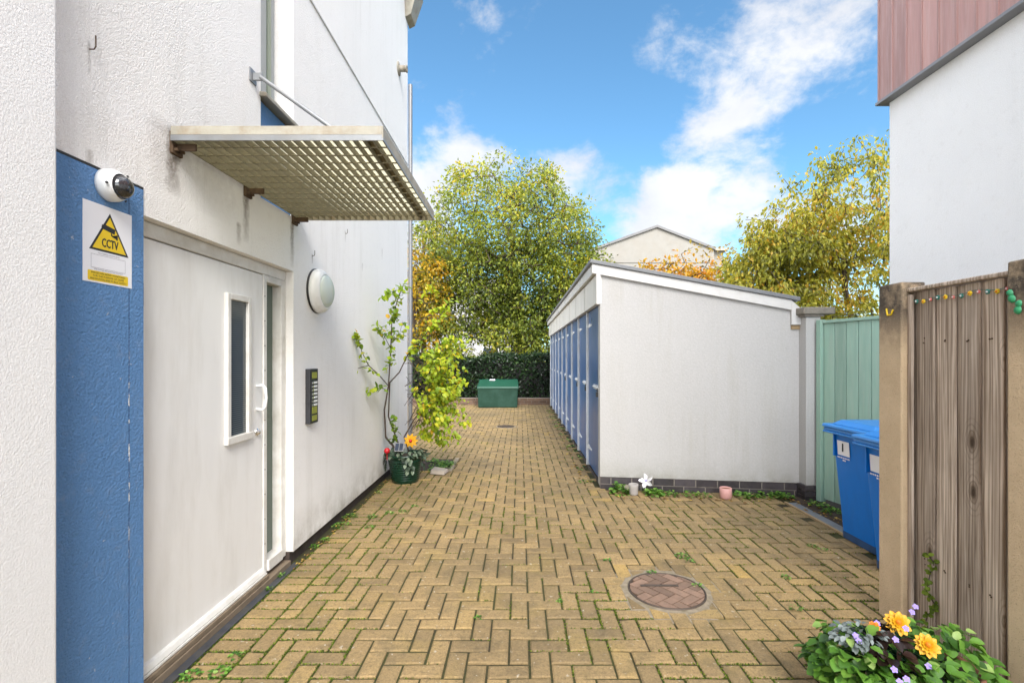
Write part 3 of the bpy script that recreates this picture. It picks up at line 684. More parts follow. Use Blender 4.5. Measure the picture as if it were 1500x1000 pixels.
sm = MB(); text_mb(sm, 'THIS SCHEME IS CONTROLLED BY', .007, sgn(.0, .113), (0, 1, 0), (0, 0, 1), .10); sm.build('small_lettering', 'grey_ink', sg); sm = MB(); text_mb(sm, 'FOR FURTHER INFORMATION CONTACT', .007, sgn(.0, .0495), (0, 1, 0), (0, 0, 1), .13); sm.build('small_lettering', 'grey_ink', sg)
yb = MB(); n = 6; rr = .006; pts = []
for (u, v, a0) in ((.092-rr, .044-rr, 0), (-.092+rr, .044-rr, 90), (-.092+rr, .006+rr, 180), (.092-rr, .006+rr, 270)):
    for k in range(n+1): a = R(a0+90*k/n); pts.append(sgn(u+rr*math.cos(a), v+rr*math.sin(a), .0004))
yb.quad(*pts); yb.build('yellow_notice', 'yellow', sg)
yt = MB()
for k, (s_, wd_) in enumerate((('IMAGES ARE BEING MONITORED', .155), ('FOR THE PURPOSE OF CRIME', .14), ('PREVENTION AND PUBLIC SAFETY', .165))):
    text_mb(yt, s_, .0105, sgn(0, .0365-.0115*k, .0006), (0, 1, 0), (0, 0, 1), wd_)
yt.build('notice_lettering', 'ink', sg)

# ------------------------------------------------------------------ bulkhead light and door entry panel
bl = thing('bulkhead_light', 'round white bulkhead light on the wall beside the entrance', 'wall light', (WX, 3.785, 1.97))
c0 = (WX+.002, 3.785, 1.97)
b = MB(); b.lathe(c0, [(.0, 0), (.158, 0), (.158, .012), (.170, .014), (.170, .035), (.164, .055), (.148, .075), (.135, .083), (.130, .084), (.126, .078)], 40, (1, 0, 0)); b.build('housing', 'cream_light' if 'cream_light' in MAT else 'plastic_white', bl)
d = MB(); d.lathe((WX+.078, 3.785, 1.97), [(.127*math.cos(a), .048*math.sin(a)) for a in [k*math.pi/2/10 for k in range(11)]], 36, (1, 0, 0)); d.build('diffuser', 'diffuser', bl)
b = MB(); b.lathe((WX+.001, 3.785, 1.97), [(.173, 0), (.173, .010), (.16, .0105)], 40, (1, 0, 0)); b.build('gasket', 'black', bl)
ip = thing('door_entry_panel', 'grey door entry panel with call buttons on the white wall', 'intercom', (WX, 3.69, .96))
iy0, iy1, iz0, iz1 = 3.60, 3.745, .955, 1.367; ix = WX+.034
MB().box(WX-.004, ix, iy0, iy1, iz0, iz1).build('housing', 'charcoal', ip, .003)
MB().box(ix, ix+.002, iy0+.012, iy1-.012, iz0+.012, iz1-.012).build('face_plate', 'black', ip)
for k in range(7):
    z = 1.262-.028*k
    MB().box(ix+.002, ix+.006, iy0+.062, iy1-.024, z-.008, z+.008).build('name_strip', 'plastic_white', ip, .001, 1)
    MB().box(ix+.002, ix+.008, iy0+.03, iy0+.052, z-.008, z+.008).build('call_button', 'chrome', ip, .001, 1)
for z, nm, hh in ((1.318, 'speaker_plate', .024), (1.055, 'keypad', .026), (.995, 'card_reader', .02)):
    o = MB(); o.box(ix+.002, ix+.005, iy0+.03, iy1-.03, z-hh, z+hh)
    o.build(nm, 'lime', ip, .001, 1)

# ------------------------------------------------------------------ tub with sapling
TB = Vector((-1.345, 5.66, 0)); tr_ = .205
tb = thing('planter_tub', 'dark green ribbed planter tub beside the white wall', 'planter', TB)
prof = [(0, .001), (.145, 0), (.15, .01)]
for k in range(9):
    z = .03+k*.026; r = .150+(.205-.150)*z/.33
    prof += [(r, z), (r+.0035, z+.006), (r+.0035, z+.018), (r, z+.024)]
prof += [(.2, .30), (.212, .305), (.214, .33), (.205, .335), (.196, .325), (.19, .27)]
MB().lathe(TB, prof, 40).build('pot', 'pot_green', tb)
MB().lathe(TB, [(0, .302), (.10, .306), (.193, .29)], 24).build('soil', 'soil', tb)

def grow(base, top, targets, r0, wig=.1, seg=.3, trunk_n=6, bias=.35):
    base = Vector(base); top = Vector(top); P = []; par = []
    for k in range(trunk_n+1):
        q = k/trunk_n; p = base.lerp(top, q)+Vector((random.gauss(0, wig), random.gauss(0, wig), 0))*(q*(1-q)*2)
        P.append(p); par.append(k-1)
    order = sorted(targets, key=lambda t: min((t-P[k]).length for k in range(len(P))))
    tips = []
    for t in order:
        best, bi = 1e9, 0
        for i, p in enumerate(P):
            dv = t-p; d = dv.length
            c = d*(1+bias*max(0, -dv.z/(d+1e-6)))
            if i < trunk_n*.25: c += 1.2*d
            if c < best: best, bi = c, i
        p0 = P[bi]; d = (t-p0).length; n = max(1, int(d/seg)); last = bi
        sag = Vector((0, 0, -.10*d)); jit = rv()*.10*d
        for k in range(1, n+1):
            q = k/n; P.append(p0.lerp(t, q)+(sag+jit)*(q*(1-q)*(1 if n > 1 else 0))); par.append(last); last = len(P)-1
        tips.append(last)
    cnt = [0]*len(P)
    for t in tips:
        i = t
        while i >= 0: cnt[i] += 1; i = par[i]
    tot = max(1, len(tips))
    rad = [r0*(max(.6, c)/tot)**.46 for c in cnt]
    return P, par, rad, tips
def branch_mesh(P, par, rad, mn=.004):
    m = MB()
    for i in range(len(P)):
        if par[i] < 0: continue
        r1 = max(mn, rad[i]); rp = max(mn, min(rad[par[i]], r1*1.6)) if rad[par[i]] > r1*1.6 else max(mn, rad[par[i]])
        m.tube([P[par[i]], P[i]], [rp, r1], 7 if r1 > .03 else 4, cap=False)
    return m
def sample(ells, n, shell=.6, holes=.25, hs=.9):
    out = []; tw = sum(e[2] for e in ells)
    while len(out) < n:
        q = random.random()*tw
        for e in ells:
            q -= e[2]
            if q <= 0: break
        c, r = e[0], e[1]; v = rv(); v = v.normalized()*(random.random()**(1/3*(1-shell)+.12*shell))
        p = Vector((c[0]+v.x*r[0], c[1]+v.y*r[1], c[2]+v.z*r[2]))
        if noise.noise(p*hs) < -holes: continue
        out.append(p)
    return out
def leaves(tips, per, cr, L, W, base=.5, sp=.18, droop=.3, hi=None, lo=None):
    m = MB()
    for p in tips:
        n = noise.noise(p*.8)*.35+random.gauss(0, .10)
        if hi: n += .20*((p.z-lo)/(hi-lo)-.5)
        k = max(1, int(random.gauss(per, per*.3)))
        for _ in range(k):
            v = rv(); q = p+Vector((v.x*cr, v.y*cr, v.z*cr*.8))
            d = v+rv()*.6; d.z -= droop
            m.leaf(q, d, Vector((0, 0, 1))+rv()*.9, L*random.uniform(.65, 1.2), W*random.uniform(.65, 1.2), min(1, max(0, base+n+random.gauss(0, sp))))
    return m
def tree(name, label, cat, base, top, ells, ntips, per, cr, L, W, r0, mat, group=None, base_t=.5, shell=.6, holes=.25, seg=.5, wig=.1, hs=.9, droop=.3, mn=.008, extra=(), trunk_name='trunk'):
    t = thing(name, label, cat, base, group)
    tg = sample(ells, ntips, shell, holes, hs)+[Vector(e) for e in extra]
    P, par, rad, tips = grow(base, top, tg, r0, wig, seg)
    branch_mesh(P, par, rad, mn).build(trunk_name, 'bark', t)
    zz = [P[i].z for i in tips]
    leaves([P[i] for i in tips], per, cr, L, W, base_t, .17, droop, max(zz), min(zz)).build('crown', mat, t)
    return t

# sapling
SP = thing('birch_sapling', 'tall thin lime green birch sapling growing in the green tub', 'sapling', TB+Vector((0, 0, .305)))
st = MB(); lf = MB()
def twig(pts, r, nl, L=.062, dens=1, tn=(.5, .2), spread=.05, start=.15):
    pts = [Vector(p) for p in pts]; k = len(pts)
    st.tube(pts, [r*(1-.75*i/(k-1)) for i in range(k)], 6)
    for _ in range(nl):
        q = start+(1-start)*random.random(); x = q*(k-1); i = min(k-2, int(x)); p = pts[i].lerp(pts[i+1], x-i)+rv()*spread
        d = (pts[i+1]-pts[i]).normalized()*.4+rv()*.8; d.z -= .35
        lf.leaf(p, d, Vector((0, -.4, 1))+rv()*.7, L*random.uniform(.7, 1.25), L*.72*random.uniform(.7, 1.2), min(1, max(0, random.gauss(*tn))), True)
b0 = TB+Vector((-.05, 0, .30))
def A(px, py, Y=5.6): return at(px, py, Y)
twig([b0, A(565, 640, 5.58), A(563, 600, 5.55), A(569, 565, 5.5), A(572, 520, 5.4), A(574, 470, 5.3), A(582, 440, 5.2), A(592, 415, 5.1)], .013, 120, tn=(.42, .2), start=.5, spread=.06)
twig([b0+Vector((.02, 0, 0)), A(569, 610), A(571, 560), A(585, 545, 5.5), A(597, 520, 5.5), A(615, 500, 5.5), A(640, 470, 5.5), A(660, 440, 5.5)], .011, 90, tn=(.55, .2), start=.55)
twig([A(569, 565, 5.5), A(556, 550, 5.2), A(540, 535, 4.9), A(530, 515, 4.75), A(525, 495, 4.65), A(519, 487, 4.62)], .006, 44, tn=(.4, .25), start=.25, spread=.03, L=.055)
twig([A(540, 535, 4.9), A(522, 540, 4.75), A(515, 552, 4.7), A(514, 532, 4.68)], .004, 22, tn=(.3, .15), start=.3, spread=.035, L=.055)
twig([A(567, 572, 5.5), A(555, 565, 5.2), A(540, 572, 5.0)], .004, 18, tn=(.45, .2), start=.2, spread=.03)
twig([A(572, 510, 5.4), A(562, 490, 5.2), A(552, 478, 5.1)], .004, 22, tn=(.4, .25), start=.3, spread=.03)
twig([A(574, 500, 5.4), A(585, 490, 5.4), A(590, 470, 5.3)], .004, 28, tn=(.4, .2), start=.2, spread=.05)
twig([A(581, 425, 5.2), A(570, 428, 5.1), A(560, 435, 5.05)], .003, 22, tn=(.4, .2), start=.0, spread=.03)
b1 = TB+Vector((.05, .02, .30))
twig([b1, A(592, 640), A(606, 615), A(625, 590), A(650, 575, 5.5), A(668, 560, 5.5)], .011, 70, tn=(.6, .2), start=.5, spread=.08)
for k in range(74):                                               # the leafy right side
    q = random.random(); s0 = A(random.uniform(592, 622), random.uniform(520, 635), 5.6+random.uniform(-.25, .35))
    e = A(random.triangular(608, 692, 668), random.triangular(440, 655, 580), 5.6+random.uniform(-.4, .5))
    if e.z > 1.75 and e.x > -.98: continue
    mid = s0.lerp(e, .55)+Vector((0, 0, .05))
    twig([s0, mid, e+Vector((0, 0, -.03))], .003, 21, L=.056, tn=(.52+.12*(e.x+1.2), .2), start=.35, spread=.06)
for ex, ey in ((687, 620), (672, 640), (680, 585), (676, 520), (640, 425), (655, 455), (628, 640), (668, 605), (650, 648)):
    twig([A(610, (ey+560)/2), A((ex+610)/2, ey-6), A(ex, ey)], .003, 26, tn=(.65, .18), start=.3, spread=.035)
twig([b0, A(575, 650, 5.6), A(580, 628, 5.55), A(577, 610, 5.5)], .004, 24, tn=(.2, .12), start=.3, spread=.04)
st.build('stem', 'twig', SP); lf.build('foliage', 'leaf_lime', SP)
iv = MB()
for _ in range(130):
    a = random.uniform(0, 6.283); r = random.uniform(.12, .235); z = .325+random.uniform(-.01, .06)-max(0, r-.2)*1.5
    if math.sin(a) > .7: continue
    d = Vector((math.cos(a), math.sin(a), random.uniform(-.9, .6)))
    iv.leaf(TB+Vector((math.cos(a)*r, math.sin(a)*r, z)), d, Vector((0, -.2, 1))+rv()*.6, random.uniform(.04, .075), random.uniform(.03, .05), random.random(), True)
for a0 in (-1.3, -1.0, -2.9, 3.0, -.2):
    for k in range(7):
        a = a0+random.gauss(0, .12); iv.leaf(TB+Vector((math.cos(a)*.222, math.sin(a)*.222, .32-k*.025)), Vector((math.cos(a)*.4, math.sin(a)*.4, -1))+rv()*.5, Vector((math.cos(a), math.sin(a), .3)), .055, .04, random.random(), True)
tag(iv.build('trailing_plant', 'leaf_grey', org=TB+Vector((0, 0, .305))), 'grey green trailing plant spilling over the rim of the green tub', 'plant')
fw = thing('flower_ornament', 'yellow plastic flower ornament with red centre stuck in the green tub', 'ornament', TB+Vector((.11, -.12, .30)))
fc = Vector(A(602, 645, 5.48)); 
pt = MB()
for ring, (n, l0, off) in enumerate(((9, .082, 0), (9, .06, .35))):
    for k in range(n):
        a = 6.283*k/n+off; d = Vector((math.cos(a), -.12-.1*ring, math.sin(a)))
        pt.leaf(fc+Vector((0, -.004*ring, 0)), d, Vector((0, -1, 0)), l0, .038, .5, True)
pt.build('petals', 'petal_yellow', fw)
MB().lathe(fc+Vector((0, -.022, 0)), [(.0, .014), (.012, .011), (.018, 0), (.015, -.01)], 16, (0, -1, 0)).build('flower_centre', 'red', fw)
MB().tube([fc+Vector((0, .01, 0)), (fc.x-.01, fc.y+.02, .30)], .004, 6).build('stake', 'pot_green', fw)
so = thing('solar_light', 'small grey solar panel light standing in the green tub', 'solar light', TB+Vector((.0, -.14, .30)))
sc_ = Vector(A(585, 655, 5.46)); up_ = Vector((0, .55, .83)); rt_ = Vector((1, 0, 0)); nn_ = rt_.cross(up_)
def orb(c, hw, hh, th_): 
    q = [c-rt_*hw-up_*hh, c+rt_*hw-up_*hh, c+rt_*hw+up_*hh, c-rt_*hw+up_*hh]
    return q, [p+nn_*th_ for p in q]
m_ = MB(); m_.hexa(*orb(sc_, .052, .052, .012)); m_.build('panel_case', 'flash', so, .003)
m_ = MB(); m_.hexa(*orb(sc_-rt_*.024+nn_*.0122, .021, .043, .002)); m_.hexa(*orb(sc_+rt_*.024+nn_*.0122, .021, .043, .002)); m_.build('solar_cell', 'solar', so)
MB().tube([sc_, (sc_.x, sc_.y+.01, .29)], .007, 8).build('stake', 'black', so)
rb_ = MB(); rc = Vector(A(567, 660, 5.48)); rb_.lathe(rc, [(.034*math.cos(R(a)), .034*math.sin(R(a))) for a in range(-90, 91, 15)], 20); rb_.tube([rc, (rc.x, rc.y, .29)], .004, 6)
tag(rb_.build('ball_ornament', 'red', org=(rc.x, rc.y, .30)), 'small glossy red ball ornament in the left of the green tub', 'ornament')
sb = MB(); sb.hexa([(-1.12, 5.98, .003), (-.93, 5.93, .003), (-.90, 6.12, .003), (-1.10, 6.18, .003)], [(-1.11, 6.0, .06), (-.94, 5.96, .045), (-.91, 6.10, .05), (-1.09, 6.15, .065)])
tag(sb.build('stone_slab', 'stone', None, .012, 2, org=(-1.02, 6.05, 0)), 'pale flat stone slab on the paving behind the green tub', 'stone')
bed = MB(); bed.quad((-1.42, 6.2, -.004), (-.92, 6.2, -.004), (-.92, 6.9, -.004), (-1.42, 6.9, -.004)); struct(bed.build('planting_bed', 'soil'))
bw = MB()
for k in range(12): weed(bw, (random.uniform(-1.2, -.95), random.uniform(6.15, 6.85), 0), .08, .06, 26, .035, .028)
tag(bw.build('ground_cover', 'leaf_fresh'), 'bright green ground cover in the small bed behind the tub', 'ground cover', kind='stuff')
ed = MB(); ed.box(-.925, -.87, 6.15, 6.92, -.02, .012); struct(ed.build('bed_edging', 'concrete_ring', None, .004), 'concrete edging of the small bed')

# ------------------------------------------------------------------ shed
SH = thing('bicycle_store', 'long low white store shed with blue doors and sloping roof', 'shed', (1.9, 9, 0))
P0 = Vector((.882, 5.34, 0)); P1 = Vector((2.93, 5.07, 0)); YE = 14.2
def zr(x): return 2.375-(x-.80)*(2.375-1.925)/(2.93-.80)              # underside of the verge boards
ge = (P1-P0).normalized(); gn = Vector((ge.y, -ge.x, 0))           # outward normal of the near gable
if gn.y > 0: gn = -gn
w = MB(); T = .11
a0, a1 = P0, P1; b1 = P1-gn*T; b0_ = P0-gn*T
zt = lambda x: zr(x)+.05
w.hexa([(a0.x, a0.y, .135), (a1.x, a1.y, .135), (b1.x, b1.y, .135), (b0_.x, b0_.y, .135)], [(a0.x, a0.y, zt(a0.x)), (a1.x, a1.y, zt(a1.x)), (b1.x, b1.y, zt(b1.x)), (b0_.x, b0_.y, zt(b0_.x))])
w.box(2.82, 2.93, 5.20, YE, .0, zr(2.93)+.02)
w.hexa([(.882, YE-.1, .0), (2.819, YE-.1, .0), (2.819, YE, 0), (.882, YE, .0)], [(.882, YE-.1, zt(.882)), (2.819, YE-.1, zt(2.819)), (2.819, YE, zt(2.819)), (.882, YE, zt(.882))])
w.build('wall', 'shed_paint', SH)
MB().box(1.05, 1.06, 5.46, YE-.11, 0, 2.3).build('inner_lining', 'black', SH)
# brick base of the near gable: mortar core and individual bricks in one skin
mo = MB(); br = MB()
q0 = P0-gn*.010; q1 = P1-gn*.010
mo.hexa([q0-Vector((0, 0, .03)), q1-Vector((0, 0, .03)), q1-gn*.09-Vector((0, 0, .03)), q0-gn*.09-Vector((0, 0, .03))], [q0+Vector((0, 0, .134)), q1+Vector((0, 0, .134)), q1-gn*.09+Vector((0, 0, .134)), q0-gn*.09+Vector((0, 0, .134))])
Lg = (P1-P0).length
for course, (z0, z1) in enumerate(((-.028, .050), (.060, .128))):
    s = -.1*course
    while s < Lg-.01:
        s0 = max(.003, s); s1 = min(Lg-.002, s+.213)
        if s1-s0 > .03:
            p, q = P0+ge*s0-gn*.004, P0+ge*s1-gn*.004
            br.hexa([p+Vector((0, 0, z0)), q+Vector((0, 0, z0)), q-gn*.08+Vector((0, 0, z0)), p-gn*.08+Vector((0, 0, z0))], [p+Vector((0, 0, z1)), q+Vector((0, 0, z1)), q-gn*.08+Vector((0, 0, z1)), p-gn*.08+Vector((0, 0, z1))], tint=random.random())
        s += .225
bb = br.build('brick_base', 'engineering', SH); mo.build('mortar', 'mortar', bb)
# verge and roof
v0 = Vector((.795, P0.y-(.882-.795)*ge.y/ge.x, 0))+gn*.035; v1 = Vector((2.84, P1.y+.09*abs(ge.y), 0))+gn*.035
v1 = v0+ge*((2.835-v0.x)/ge.x)
def up(p, z): return Vector((p.x, p.y, z))
vb = MB(); vb.hexa([up(v0, zr(v0.x)), up(v1, zr(v1.x)), up(v1-gn*.03, zr(v1.x)), up(v0-gn*.03, zr(v0.x))], [up(v0, zr(v0.x)+.105), up(v1, zr(v1.x)+.105), up(v1-gn*.03, zr(v1.x)+.105), up(v0-gn*.03, zr(v0.x)+.105)])
vb.build('verge_board', 'trim', SH, .003)
rf = MB(); e0 = v0+gn*.022-ge*.02; e1 = v1+gn*.022+ge*.08
z0, z1 = zr(e0.x)+.107, zr(e1.x)+.107
rf.hexa([up(e0, z0), up(e1, z1), (e1.x, YE+.06, z1), (e0.x, YE+.06, z0)], [up(e0, z0+.042), up(e1, z1+.042), (e1.x, YE+.06, z1+.042), (e0.x, YE+.06, z0+.042)])
rf.build('roof', 'roof_felt', SH, .006)
MB().box(.797, .825, v0.y+.03, YE+.03, zr(.797)-.002, zr(.797)+.104).build('fascia_board', 'trim', SH, .003)
MB().box(.826, .96, v0.y+.04, YE+.02, zr(.797)+.002, zr(.797)+.02).build('soffit', 'trim', SH)
fp = MB(); fp.box(.842, .90, P0.y-.005, YE, 2.045, zr(.842)+.0); fp.build('fascia_panel', 'panel_cream', SH, .003)
for k in range(1, 9): MB().box(.8405, .843, 5.34+k*.985-.003, 5.34+k*.985+.003, 2.05, zr(.842)-.01).build('panel_joint', 'dark_gap', SH)
MB().box(.838, .884, P0.y-.03, P0.y-.0055, 2.035, zr(.842)+.0).build('corner_trim', 'trim', SH, .002)
# boxed eaves end at the low side
c_ = v1+ge*.0; ebx = MB(); q = [up(c_, 1.79), up(c_+ge*.13, 1.79), up(c_+ge*.13-gn*.12, 1.79), up(c_-gn*.12, 1.79)]
qt = [up(c_, zr(c_.x)+.103), up(c_+ge*.07, zr(c_.x)+.085), up(c_+ge*.07-gn*.12, zr(c_.x)+.085), up(c_-gn*.12, zr(c_.x)+.103)]
ebx.hexa(q, [qt[0], up(c_+ge*.13, zr(c_.x)-.02), up(c_+ge*.13-gn*.12, zr(c_.x)-.02), qt[3]]); ebx.build('eaves_box', 'trim', SH, .004)
gt = MB(); gt.box(2.95, 3.06, 5.35, YE, 1.86, 1.95); gt.build('gutter', 'trim', SH, .01)
MB().hexa([up(c_+ge*.005-gn*.02, 1.745), up(c_+ge*.115-gn*.02, 1.745), up(c_+ge*.115-gn*.10, 1.745), up(c_+ge*.005-gn*.10, 1.745)], [up(c_+ge*.005-gn*.02, 1.789), up(c_+ge*.115-gn*.02, 1.789), up(c_+ge*.115-gn*.10, 1.789), up(c_+ge*.005-gn*.10, 1.789)]).build('timber_block', 'timber_tan', SH, .003)
# doors
edges = [5.455+k*.962 for k in range(10)]; edges[-1] = YE-.11
for k in range(9):
    y0, y1 = edges[k]+.022, edges[k+1]-.022
    d = MB().box(.905, .945, y0, y1, .055, 2.043).build('door', 'shed_blue', SH, .004)
    for z in (.28, 1.86):
        hm = MB(); xh = .9045
        hm.add([(xh, y1, z-.028), (xh, y1, z+.028), (xh, y1-.30, z+.008), (xh, y1-.30, z-.008), (xh-.005, y1, z-.028), (xh-.005, y1, z+.028), (xh-.005, y1-.30, z+.008), (xh-.005, y1-.30, z-.008)], [(0, 1, 2, 3), (7, 6, 5, 4), (0, 4, 5, 1), (1, 5, 6, 2), (2, 6, 7, 3), (3, 7, 4, 0)])
        hm.tube([(xh-.006, y1+.006, z-.03), (xh-.006, y1+.006, z+.03)], .008, 8); hm.build('hinge', 'shed_strip', d)
    bm_ = MB(); bm_.box(.890, .9045, y0-.01, y0+.40, 1.075, 1.125); bm_.tube([(.888, y0-.03, 1.10), (.888, y0+.42, 1.10)], .009, 8); bm_.build('bolt', 'shed_strip', d)
    if k in (0, 1, 2, 4):
        pm = MB(); yy = y0+.03
        pm.box(.865, .889, yy-.025, yy+.025, 1.0, 1.055); pm.tube([(.877, yy-.016, 1.05), (.877, yy-.016, 1.085), (.877, yy, 1.10), (.877, yy+.016, 1.085), (.877, yy+.016, 1.05)], .004, 6); pm.build('padlock', 'black', d, .003, 1)
for k in range(10):
    y = edges[k]; y0 = P0.y+.004 if k == 0 else y-.02
    MB().box(.878 if k else .8825, .955, y0 if k else 5.36, y+.02 if k < 9 else YE, .03, 2.043).build('door_post', 'shed_strip' if k else 'shed_paint', SH, .003, 1)
MB().box(.90, .96, 5.36, YE, -.02, .028).build('door_sill', 'dark_gap', SH)

# gate pier
gp = thing('gate_pier', 'white painted gate pier with stone cap at the end of the store shed', 'pier', (3.0, 5.0, 0))
MB().box(2.925, 3.075, 4.945, 5.18, .14, 1.868).build('shaft', 'shed_paint', gp, .006)
cpm = MB(); cpm.box(2.875, 3.20, 4.90, 5.22, 1.890, 1.962); cpm.build('cap', 'cap', gp, .012, 3)
MB().box(2.90, 3.10, 4.925, 5.2, 1.869, 1.889).build('cap_bed', 'mortar', gp)
pb = MB()
for z0, z1 in ((-.028, .030), (.039, .088), (.096, .138)):
    pb.box(2.905, 2.995+.02*(z0 > 0 and z0 < .05), 4.925, 5.15, z0, z1, random.random()); pb.box(3.0+.025*(z0 > 0 and z0 < .05), 3.085, 4.925, 5.15, z0, z1, random.random())
pbo = pb.build('brick_base', 'engineering', gp); MB().box(2.915, 3.078, 4.94, 5.14, -.03, .135).build('mortar', 'mortar', pbo)

# green gate between pier and right-hand building
GA = Vector((3.075, 4.93, 0)); GB = Vector((3.245, 4.20, 0)); gd = (GB-GA).normalized(); gm = Vector((-gd.y, gd.x, 0))
if gm.x > 0: gm = -gm
gt = thing('garden_gate', 'sage green boarded gate between the white pier and the right building', 'gate', (3.16, 4.57, 0))
LG = (GB-GA).length
def gbox(mb, s0, s1, d0, d1, z0, z1, tint=None):
    p = GA+gd*s0; q = GA+gd*s1
    mb.hexa([p+gm*d0+Vector((0, 0, z0)), q+gm*d0+Vector((0, 0, z0)), q+gm*d1+Vector((0, 0, z0)), p+gm*d1+Vector((0, 0, z0))], [p+gm*d0+Vector((0, 0, z1)), q+gm*d0+Vector((0, 0, z1)), q+gm*d1+Vector((0, 0, z1)), p+gm*d1+Vector((0, 0, z1))], tint); return mb
gbox(MB(), 0, .055, 0, .07, 0, 1.83).build('gate_post', 'gate_green', gt, .004)
s = .06; k = 0
while s < LG-.02:
    e = min(LG, s+.128); m_ = MB(); m_.cur = random.random(); gbox(m_, s, e-.007, .012, .034, .03, 1.79); m_.build('board', 'gate_green', gt, .003, 1); s = e
gbox(MB(), .056, LG, .006, .05, 1.792, 1.822).build('top_rail', 'gate_green', gt, .003, 1)

# edging strip on the ground beside the gate, earth beyond it
es = MB(); es.box(2.665, 2.76, 3.3, 4.82, -.03, .006); struct(es.build('timber_edging', 'timber_grey', None, .004), 'blue grey edging strip at the end of the paving')
MB_ = MB(); MB_.box(2.640, 2.663, 3.3, 4.84, -.03, .012); struct(MB_.build('edging_lip', 'timber_tan', None, .003))
so_ = MB(); so_.quad((2.76, 2.0, -.004), (3.25, 2.0, -.004), (3.25, 5.2, -.004), (2.76, 5.2, -.004)); struct(so_.build('earth_strip', 'soil'), 'bare earth strip under the gate')

# ------------------------------------------------------------------ wheelie bins
def make_bin(label, x, yc):
    t = thing('wheelie_bin', label, 'bin', (0, 0, 0), 'blue wheelie bins beside the fence')
    b = MB(); hb = .20; ht = .245; D = .56; Hh = .86
    lv = [(0.02, .055, .195), (.22, .045, .207), (.50, .025, .225), (.80, .004, .242), (Hh, 0, .247)]
    n = 5
    def ring(z, fx, hw):
        r = .035; x0, x1 = fx, D-.01*(1-z); out = []
        for cxx, cyy, a0 in ((x0+r, -hw+r, 180), (x1-r, -hw+r, 270), (x1-r, hw-r, 0), (x0+r, hw-r, 90)):
            for k in range(n): a = R(a0+90*k/(n-1)); out.append((cxx+r*math.cos(a), cyy+r*math.sin(a), z))
        return out
    vs = []; fs = []; m = 4*n
    for z, fx, hw in lv: vs += ring(z, fx, hw)
    for i in range(len(lv)-1):
        for j in range(m): fs.append((i*m+j, i*m+(j+1) % m, (i+1)*m+(j+1) % m, (i+1)*m+j))
    b.add(vs, fs, True); b.add(vs[:m][::-1], [tuple(range(m))])
    b.box(-.012, .03, -.20, -.185, .66, .859); b.box(-.012, .03, .185, .20, .66, .859)
    body = b.build('body', 'bin', t)
    fo = MB(); fo.add(ring(.005, .052, .196)+ring(.06, .050, .198), [(j, (j+1) % m, m+(j+1) % m, m+j) for j in range(m)], True); fo.build('scuffed_foot', 'bin_dirt', t)
    rm = MB(); rm.box(-.045, D+.01, -.268, .268, .858, .884); rm.box(-.055, -.0, -.27, .27, .842, .8575); rm.build('rim', 'bin_lid', t, .006, 2)
    ld = MB()
    ld.hexa([(-.06, -.276, .887), (D+.02, -.276, .887), (D+.02, .276, .887), (-.06, .276, .887)], [(-.055, -.27, .912), (D+.02, -.27, .912), (D+.02, .27, .912), (-.055, .27, .912)])
    ld.hexa([(-.005, -.235, .913), (D-.02, -.235, .913), (D-.02, .235, .913), (-.005, .235, .913)], [(.05, -.20, .948), (D-.06, -.20, .948), (D-.06, .20, .948), (.05, .20, .948)])
    lid = ld.build('lid', 'bin_lid', t, .008, 3)
    hd = MB(); hd.tube([(D+.01, -.2, .86), (D+.06, -.2, .88), (D+.06, .2, .88), (D+.01, .2, .86)], .014, 8); hd.build('handle', 'bin', t)
    for sgy in (-1, 1):
        wh = MB(); wh.lathe((D-.07, sgy*.205, .10), [(0, -.02), (.085, -.02), (.098, -.012), (.098, .012), (.085, .02), (0, .02)], 24, (0, 1, 0)); wh.build('wheel', 'black', t)
    lb = MB(); lb.add([(-.0005, .165, .79), (-.0005, .03, .79), (.0105, .03, .675), (.0105, .165, .675)], [(0, 1, 2, 3)])
    lb = MB(); lx = lambda z: .0+.004*(.86-z)/.06*.9-.006
    lb.quad((lx(.79), .165, .79), (lx(.675), .165, .675), (lx(.675), .025, .675), (lx(.79), .025, .79)); lab = lb.build('number_label', 'sticker', t)
    mk = MB()
    for q in range(7): mk.quad(*[(lx(z)-.0005, yy, z) for yy, z in ((.17-.021*q, .662), (.17-.021*q, .652), (.155-.021*q, .650), (.155-.021*q, .660))])
    for q in range(2): mk.quad(*[(lx(z)-.0005, yy, z) for yy, z in ((.11-.02*q, .643), (.11-.02*q, .632), (.095-.02*q, .632), (.095-.02*q, .643))])
    mk.build('stamped_marks', 'petal_white', t)
    return t, lab, lx
b1_, lab1, lx = make_bin('blue wheelie bin with a white number 1 label, nearer the green gate', 0, 0)
b2_ = copy_tree(b1_)
nm = MB(); text_mb(nm, '1', .105, (lx(.735)-.001, .10, .738), (0, -1, 0), (0, 0, 1), None, .0012)
for dx in (-.005, -.0025, .0025, .005): text_mb(nm, '1', .105, (lx(.735)-.001, .10+dx*.6, .738), (0, -1, 0), (0, 0, 1), None, .0011+dx*.02)
no = nm.build('number', 'ink', None); no.parent = lab1
b1_.location = (2.555, 3.73, 0); b2_.location = (2.405, 3.165, 0); b2_.rotation_euler = (0, 0, R(-1.5))
b2_['label'] = 'blue wheelie bin partly hidden behind the concrete fence post'

